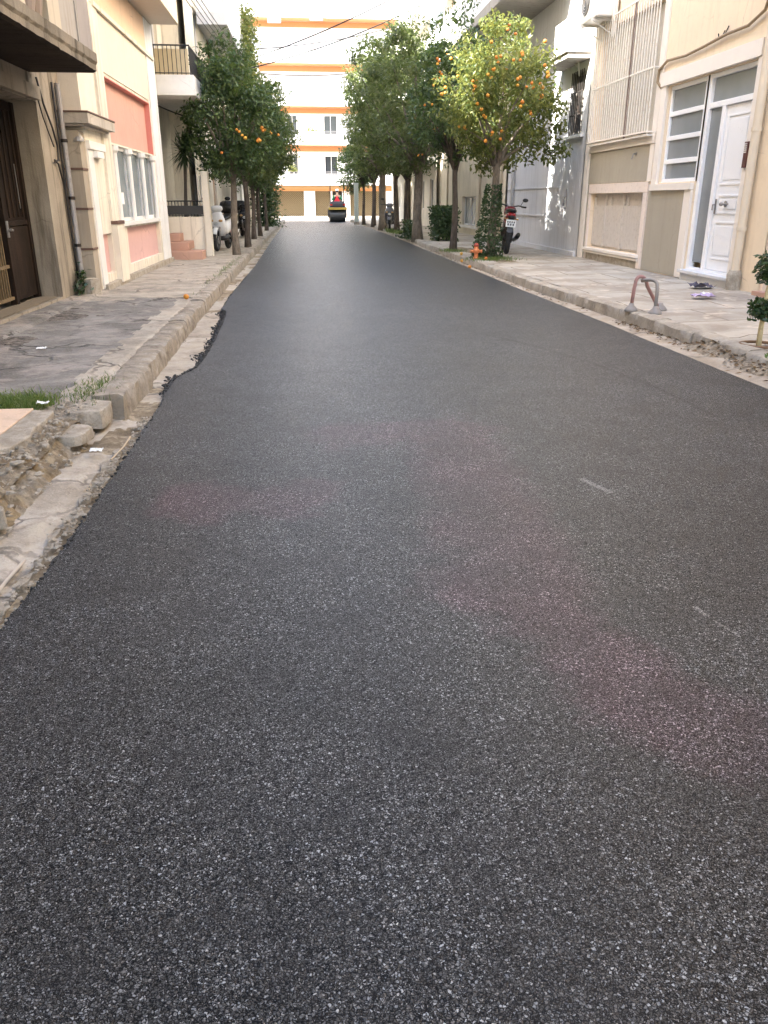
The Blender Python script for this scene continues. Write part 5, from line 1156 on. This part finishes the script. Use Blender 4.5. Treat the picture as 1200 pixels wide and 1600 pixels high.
mb = MB(); mb.loft([(.55, 0, .88, .10, .08), (.75, 0, .95, .15, .13), (1.0, 0, .93, .13, .12), (1.12, 0, .88, .07, .06)], 'y', 16); obj('fuel_tank', mb, M_red, MC, smooth=True)
mb = MB(); mb.obox((0, -.16, .66), .13, .02, .34, Matrix.Rotation(R(-18), 3, 'X')); mb.blob((0, -.12, .84), .09, .06, .05); mg = obj('rear_mudguard', mb, M_black, MC)
mb = MB(); mb.obox((0, -.19, .70), .23, .006, .17, Matrix.Rotation(R(-18), 3, 'X')); pl = obj('number_plate', mb, paint('plate_white', (.8, .8, .78), .4), MC, bevel=.003)
mb = MB(); 
for k in range(4): mb.obox((-.075+k*.05, -.195, .73), .028, .004, .04, Matrix.Rotation(R(-18), 3, 'X'))
for k in range(3): mb.obox((-.06+k*.06, -.21, .675), .034, .004, .045, Matrix.Rotation(R(-18), 3, 'X'))
obj('plate_marks', mb, paint('plate_ink', (.08, .08, .09), .6), pl)
mb = MB(); mb.tube([(.07, .0, .29), (.08, .4, .38), (.07, .75, .45)], .03, 8); mb.tube([(-.07, .0, .29), (-.08, .4, .38), (-.07, .75, .45)], .03, 8); mb.loft([(.45, 0, .48, .12, .14), (.7, 0, .45, .16, .18), (.95, 0, .5, .10, .16)], 'y', 12); obj('engine', mb, M_iron, MC, smooth=True)
mb = MB(); mb.tube([(.14, .7, .33), (.17, .4, .32), (.20, .05, .40), (.21, -.22, .47)], [.03, .035, .055, .05], 12); obj('exhaust', mb, M_black, MC, smooth=True)
mb = MB()
for s in (-1, 1): mb.tube([(s*.09, 1.25, .29), (s*.09, 1.10, .65), (s*.08, .98, .98)], .022, 8)
obj('front_fork', mb, M_steel, MC, smooth=True)
mb = MB(); mb.tube([(-.36, .86, 1.08), (-.2, .96, 1.10), (0, 1.0, 1.05), (.2, .96, 1.10), (.36, .86, 1.08)], .015, 8)
for s in (-1, 1): mb.tube([(s*.27, .9, 1.08), (s*.38, .84, 1.08)], .021, 8)
obj('handlebar', mb, M_black, MC, smooth=True)
for s in (-1, 1): mb = MB(); mb.tube([(s*.24, .94, 1.09), (s*.30, .92, 1.22)], .007, 6); mb.blob((s*.34, .91, 1.24), .07, .02, .045); obj('mirror', mb, M_black, MC, smooth=True)
for s in (-1, 1): mb = MB(); mb.tube([(s*.05, -.08, .80), (s*.13, -.10, .80)], .008, 6); mb.blob((s*.145, -.10, .80), .03, .025, .022); obj('indicator', mb, glass('indicator_lens', (.5, .3, .12), .1), MC, smooth=True)
MC.location = (4.72, 19.75, .135); MC.rotation_euler = (0, R(6), R(-10))

# ------------------------------------------------------------------ road roller and its driver (seen from behind)
RX, RY = 2.02, 55.6
RL = thing('road_roller', 'small yellow and black road roller standing at the far end of the fresh asphalt', 'road roller', (RX, RY, 0))
M_yel = paint('machine_yellow', (.42, .29, .05), .4, wear=(.2, .14, .06), wear_amt=.3); M_drum = paint('drum_steel', (.06, .06, .06), .4, metal=.4)
for i, dy in enumerate((0, 1.7)):
    mb = MB(); mb.lathe([(.30, -.60), (.36, -.59), (.37, -.57), (.37, .57), (.36, .59), (.30, .60), (.12, .605)], (RX, RY+dy, .37), 'x', 36); obj('drum', mb, M_drum, RL, smooth=True, auto=35)
mb = MB()
for dy in (0, 1.7):
    mb.box(RX-.70, RX-.62, RY+dy-.18, RY+dy+.18, .25, .80); mb.box(RX+.62, RX+.70, RY+dy-.18, RY+dy+.18, .25, .80)
mb.box(RX-.70, RX+.70, RY-.42, RY+.38, .76, .90); obj('rear_frame', mb, M_iron, RL, bevel=.03)
mb = MB(); mb.box(RX-.71, RX+.71, RY-.46, RY-.425, .74, .88); obj('rear_bumper', mb, M_yel, RL, bevel=.012)
mb = MB(); mb.box(RX-.66, RX+.66, RY+1.3, RY+2.15, .77, .90); obj('front_frame', mb, M_yel, RL, bevel=.03)
mb = MB(); mb.loft([(.905, RX, RY, .60, .36), (1.10, RX, RY, .60, .36), (1.22, RX, RY+.02, .52, .30), (1.25, RX, RY+.02, .45, .25)], 'z', 20, 6); obj('engine_hood', mb, paint('dark_hood', (.022, .02, .024), .7), RL, smooth=True, auto=40)
mb = MB(); mb.box(RX-.35, RX+.35, RY+.38, RY+1.3, .5, .74); mb.box(RX-.55, RX+.55, RY+.4, RY+1.3, .742, .80); obj('platform', mb, M_iron, RL, bevel=.01)
mb = MB(); mb.loft([(.8, RX, RY+.62, .22, .2), (1.02, RX, RY+.62, .25, .22), (1.1, RX, RY+.62, .24, .2)], 'z', 16, 4); mb.loft([(1.1, RX, RY+.44, .24, .06), (1.45, RX, RY+.41, .22, .05), (1.52, RX, RY+.40, .17, .04)], 'z', 16, 4); st = obj('seat', mb, M_black, RL, smooth=True, auto=40)
mb = MB(); t_ = [(RX-.22, RY+.335, 1.25), (RX+.22, RY+.335, 1.25), (RX, RY+.335, 1.62)]; mb.add(t_ + [(x, y+.02, z) for x, y, z in t_], [(0, 1, 2), (5, 4, 3), (0, 3, 4, 1), (1, 4, 5, 2), (2, 5, 3, 0)]); obj('warning_triangle', mb, paint('signal_red', (.75, .03, .05), .4), RL)
mb = MB(); mb.tube([(RX, RY+1.2, .8), (RX, RY+1.1, 1.35)], .03, 8); mb.torus((RX, RY+1.08, 1.38), .19, .015, 'z', 20, 6); obj('steering_wheel', mb, M_black, RL)
mb = MB()
for s in (-1, 1): mb.tube([(RX+s*.52, RY+.44, .78), (RX+s*.52, RY+.44, 2.42)], .035, 8)
mb.tube([(RX-.52, RY+.44, 2.42), (RX+.52, RY+.44, 2.42)], .035, 8); obj('roll_bar', mb, M_iron, RL)
mb = MB(); mb.box(RX-.58, RX-.40, RY-.37, RY-.362, 1.0, 1.1); mb.box(RX+.40, RX+.58, RY-.37, RY-.362, 1.0, 1.1); obj('rear_lamp', mb, glass('tail_lens', (.35, .01, .01)), RL)
RL.scale = (.84, 1, 1)
def skin(name, chains, mat, root, parent=None, loc=(0, 0, 0), lev=1):
    """chains: list of lists of (x,y,z,r); chains may start at an index of an earlier chain via ('@',chain,idx)"""
    V = []; E = []; Rr = []; idx = []
    for ch in chains:
        cur = []
        for p in ch:
            if p[0] == '@': cur.append(idx[p[1]][p[2]])
            else: V.append(p[:3]); Rr.append(p[3]); cur.append(len(V)-1)
        for a, b in zip(cur, cur[1:]): E.append((a, b))
        idx.append(cur)
    me = D.meshes.new(name); me.from_pydata(V, E, []); o = D.objects.new(name, me); COL.objects.link(o); me.materials.append(mat)
    m = o.modifiers.new('skin', 'SKIN'); m.use_smooth_shade = True
    if not me.skin_vertices: 
        bpy.context.view_layer.objects.active = o
    for i, sv in enumerate(me.skin_vertices[0].data): sv.radius = (Rr[i], Rr[i]); sv.use_root = (i == 0)
    sb = o.modifiers.new('subdivision', 'SUBSURF'); sb.levels = lev; sb.render_levels = lev
    if parent: o.parent = parent
    o.location = loc; return o
M_skin = paint('skin', (.42, .25, .17), .55)
PX, PY = RX+.02, RY+.66
P = thing('person', 'person in a green shirt and white cap sitting at the wheel of the road roller', 'person', (PX, PY, 1.1))
# body: pelvis, spine, neck, head; arms to the wheel with fingers; legs on the platform
ch = [[(0, 0, .06, .15), (0, -.01, .22, .14), (0, 0, .40, .16), (0, .02, .52, .12), (0, .02, .60, .055), (0, .03, .68, .085), (0, .03, .78, .095), (0, .03, .85, .06)]]
for s in (-1, 1):
    ch.append([('@', 0, 2), (s*.18, .02, .47, .07), (s*.29, .10, .22, .05), (s*.17, .36, .24, .036), (s*.14, .42, .26, .03)])
    ch.append([('@', 0, 0), (s*.11, .10, .05, .09), (s*.15, .46, .03, .065), (s*.15, .50, -.24, .042), (s*.15, .58, -.28, .035)])
body = skin('body', ch, M_skin, 0, P, lev=2)
for s in (-1, 1):
    hd = [[(s*.135, .43, .262, .022), (s*.125, .47, .27, .02)]]
    for k, (dx, L) in enumerate(((-.03, .055), (-.01, .065), (.01, .06), (.03, .048))): hd.append([('@', 0, 1), (s*.125+dx, .50, .275, .009), (s*.125+dx, .50+L*.5, .262, .0085), (s*.125+dx, .50+L*.45, .235, .008)])
    hd.append([('@', 0, 0), (s*.09, .45, .275, .010), (s*.075, .475, .27, .009)])
    skin('hand', hd, M_skin, 0, P)
mb = MB(); mb.loft([(.02, 0, 0, .165, .135), (.2, 0, -.01, .17, .135), (.38, 0, 0, .20, .13), (.50, 0, .015, .17, .10), (.565, 0, .02, .075, .065)], 'z', 20, 2.4)
for s in (-1, 1): mb.tube([(s*.16, .015, .485), (s*.24, .06, .36), (s*.295, .105, .23)], [.085, .075, .07], 12)
sh = obj('shirt', mb, paint('green_cloth', (.03, .22, .10), .85), None, smooth=True); sh.parent = P
mb = MB(); 
for s in (-1, 1): mb.tube([(s*.07, .0, .04), (s*.13, .25, .05), (s*.15, .46, .03), (s*.15, .50, -.22)], [.12, .10, .08, .06], 12)
o = obj('trousers', mb, paint('dark_cloth', (.04, .045, .06), .9), None, smooth=True); o.parent = P
for s in (-1, 1): mb = MB(); mb.loft([(.44, s*.15, -.27, .045, .04), (.56, s*.15, -.275, .05, .035), (.68, s*.15, -.285, .04, .02)], 'y', 12); o = obj('shoe', mb, M_black, None, smooth=True); o.parent = P
mb = MB(); mb.blob((0, .02, .77), .098, .112, .09, 16, 10); o = obj('hair', mb, paint('dark_hair', (.02, .015, .012), .7), None, smooth=True); o.parent = P
mb = MB(); mb.loft([(.785, 0, .025, .108, .122), (.84, 0, .025, .108, .12), (.885, 0, .025, .085, .095), (.905, 0, .025, .04, .045)], 'z', 18, 2.2); mb.loft([(.12, 0, .80, .085, .008), (.19, 0, .795, .08, .008), (.235, 0, .785, .05, .006)], 'y', 12); o = obj('cap', mb, paint('white_cloth', (.8, .8, .78), .8), None, smooth=True); o.parent = P
mb = MB()
for s in (-1, 1): mb.blob((s*.098, .03, .745), .012, .025, .033, 8, 6); mb.blob((s*.035, .125, .755), .014, .008, .009, 8, 6)
mb.blob((0, .135, .72), .014, .022, .028, 8, 6); mb.blob((0, .122, .675), .028, .008, .009, 8, 6); o = obj('face_features', mb, M_skin, None, smooth=True); o.parent = P

# ------------------------------------------------------------------ street furniture and small things
M_rack = paint('rust_pink_paint', (.36, .20, .18), .55, .1, wear=(.22, .19, .17), wear_amt=.7)
M_rackg = paint('dull_grey_foot', (.27, .25, .23), .6, .1)
t = thing('bollard_hoop', 'low rusty pink steel hoop on three bell feet standing on the right pavement', 'parking hoop', (3.98, 9.35, .125))
def arc(pts, r): mb = MB(); mb.tube(pts, r, 10); return mb
fa, fb, fc = Vector((3.80, 9.42, .125)), Vector((3.97, 9.12, .125)), Vector((4.16, 9.42, .125))
def bez(p0, p1, p2, p3, n=14): return [tuple(p0*(1-q)**3 + p1*3*q*(1-q)**2 + p2*3*q*q*(1-q) + p3*q**3) for q in [i/n for i in range(n+1)]]
hoop = [tuple(fa), tuple(fa+Vector((.012, 0, .25)))] + bez(fa+Vector((.02, 0, .30)), fa+Vector((.02, 0, .43)), Vector((3.93, 9.40, .54)), Vector((3.97, 9.42, .40)), 10) + [tuple(fc+Vector((-.02, 0, .02)))]
obj('hoop', arc(hoop, .021), M_rack, t, smooth=True)
obj('front_leg', arc([tuple(fb), (3.98, 9.15, .40)] + bez(Vector((3.98, 9.16, .42)), Vector((3.98, 9.17, .50)), Vector((3.95, 9.25, .50)), Vector((3.89, 9.40, .465)), 6), .021), M_rackg, t, smooth=True)
for p in (fa, fb, fc):
    mb = MB(); mb.lathe([(.078, -.01), (.076, .012), (.06, .035), (.035, .055), (.026, .085)], tuple(p), n=20); obj('foot', mb, M_rackg, t, smooth=True)
t = thing('fire_hydrant', 'small orange hydrant on the right kerb before the ivy trunk', 'hydrant', (3.72, 18.35, .12)); M_hyd = paint('hydrant_orange', (.62, .20, .07), .5, wear=(.35, .14, .07), wear_amt=.5)
mb = MB(); mb.lathe([(.07, 0), (.07, .03), (.05, .04), (.045, .12), (.075, .14), (.08, .19), (.05, .22), (.045, .27)], (3.72, 18.35, .12), n=16); obj('body', mb, M_hyd, t, smooth=True, auto=40)
mb = MB(); mb.lathe([(.055, 0), (.06, .02), (.045, .05), (.02, .07)], (3.72, 18.35, .39), n=14); obj('bonnet', mb, paint('hydrant_red', (.35, .06, .04), .5), t, smooth=True)
for s in (-1, 1): mb = MB(); mb.lathe([(.03, 0), (.03, s*.05), (.038, s*.05), (.038, s*.07)], (3.72+s*.06, 18.35, .285), 'x', 12); obj('outlet_cap', mb, M_hyd, t)
for i, (x, y, z, l) in enumerate([(-1.60, 10.95, .17, 'fallen orange at the edge of the grey patch on the left pavement'), (3.62, 19.6, .16, 'fallen orange on the right kerb before the dark trunk'), (3.56, 19.2, .03, 'fallen orange in the right gutter'), (3.86, 17.95, .16, 'fallen orange in the grass beside the orange hydrant'), (3.42, 17.5, .02, 'fallen orange at the right edge of the asphalt')]):
    o = D.objects.new('fallen_orange', FRUIT); COL.objects.link(o); o.location = (x, y, z); o.rotation_euler = (i, i*.7, 0); tag(o, l, 'orange', 'oranges fallen on the ground')
def litter(name, x, y, z, s, mat, label, cat, n=7):
    mb = MB(); xs_ = [-1+2*i/n for i in range(n+1)]
    mb.grid(xs_, xs_, lambda a, b: 0); sx = s*random.uniform(.8, 1.2)
    mb.v = [(x+a*sx*.5 + .12*s*nz(a, b, 2, x*9), y+b*s*.38, z+.006+abs(.35*s*nz(a, b, 1.9, y*7))) for a, b, c in mb.v]
    o = obj(name, mb, mat, loc=(x, y, z), smooth=False); o.modifiers.new('thickness', 'SOLIDIFY').thickness = .002; return tag(o, label, cat)
litter('crumpled_wrapper', 5.15, 10.4, .16, .26, paint('mauve_wrapper', (.45, .36, .55), .35), 'crumpled mauve and white wrapper lying on the right pavement', 'wrapper')
litter('paper_scrap', 5.3, 10.62, .16, .14, paint('paper', (.8, .8, .78), .7), 'white paper scrap next to the mauve wrapper', 'paper')
litter('dark_rag', 5.68, 11.55, .16, .36, paint('dark_rag_cloth', (.10, .09, .12), .9), 'flat dark rag lying by the step of the white front door', 'rag')
litter('paper_scrap', -1.72, 5.2, .13, .07, paint('paper', (.8, .8, .78), .7), 'small white paper scrap on the soil beside the left grass tuft', 'paper')
litter('paper_scrap', -2.35, 7.3, .13, .07, paint('paper', (.8, .8, .78), .7), 'tiny white paper scrap on the grey patched pavement', 'paper')
litter('paper_scrap', -1.25, 4.55, .0, .06, paint('paper', (.8, .8, .78), .7), 'white scrap in the broken left gutter', 'paper')
mb = MB(); mb.tube([(-1.13, 4.9, -.015), (-1.12, 4.65, -.008), (-1.14, 4.42, -.012)], .005, 6); tag(obj('dry_stick', mb, paint('dry_wood', (.48, .38, .26), .9), loc=(-1.13, 4.65, -.01)), 'pale dry stick lying along the left gutter', 'stick')
mb = MB(); mb.tube([(-1.205, 2.3, -.022), (-1.20, 2.6, -.020), (-1.20, 2.9, -.021), (-1.195, 3.1, -.024)], .007, 6); tag(obj('gutter_strip', mb, paint('pale_strip', (.46, .40, .33), .9), loc=(-1.17, 3.1, -.01)), 'long thin pale strip of concrete along the left gutter crack', 'strip')
# pale green post, cables
t = thing('utility_post', 'pale green painted post at the far right kerb beside the road roller', 'post', (2.75, 47, .1))
M_pg = paint('pale_green_paint', (.42, .47, .42), .6, wear=(.3, .3, .27), wear_amt=.4)
mb = MB(); mb.box(2.63, 2.87, 46.95, 47.1, .08, 2.2); obj('post', mb, M_pg, t, bevel=.02)
mb = MB(); mb.box(2.6, 2.9, 46.9, 47.15, .06, .22); obj('foot', mb, M_kerb, t, bevel=.02)
def wire(a, b, sag, label, r=.02, n=24):
    a, b = Vector(a), Vector(b); mb = MB(); mb.tube([tuple(a.lerp(b, i/n) - Vector((0, 0, sag*4*(i/n)*(1-i/n)))) for i in range(n+1)], r, 6)
    tag(obj('overhead_cable', mb, M_cable, smooth=True, loc=tuple(a)), label, 'cable', 'cables strung over the street')
wire((-2.75, 27, 4.7), (5.9, 33, 8.6), .35, 'overhead cable rising from the left orange trees to the upper right')
wire((-2.75, 29, 5.7), (5.9, 44, 9.5), .3, 'second overhead cable crossing behind the first')
wire((-2.7, 40, 6.6), (5.7, 40, 7.2), .4, 'thin overhead cable far down the street')
wire((5.85, 26.5, 8.3), (-2.6, 34, 6.0), .3, 'overhead cable falling to the left past the upper right balcony')
for k in range(4): wire((-2.36+.05*k, 18.3, 5.2+.08*k), (-2.0+.04*k, 31, 5.5+.1*k), .12, ['lowest', 'second lowest', 'second highest', 'highest'][k] + ' of four parallel cables running along the left balconies', .009)
wire((-3.28, 18.6, 3.3), (-2.22, 23.0, 3.2), .1, 'dark cable under the left balcony with the white base', .014)
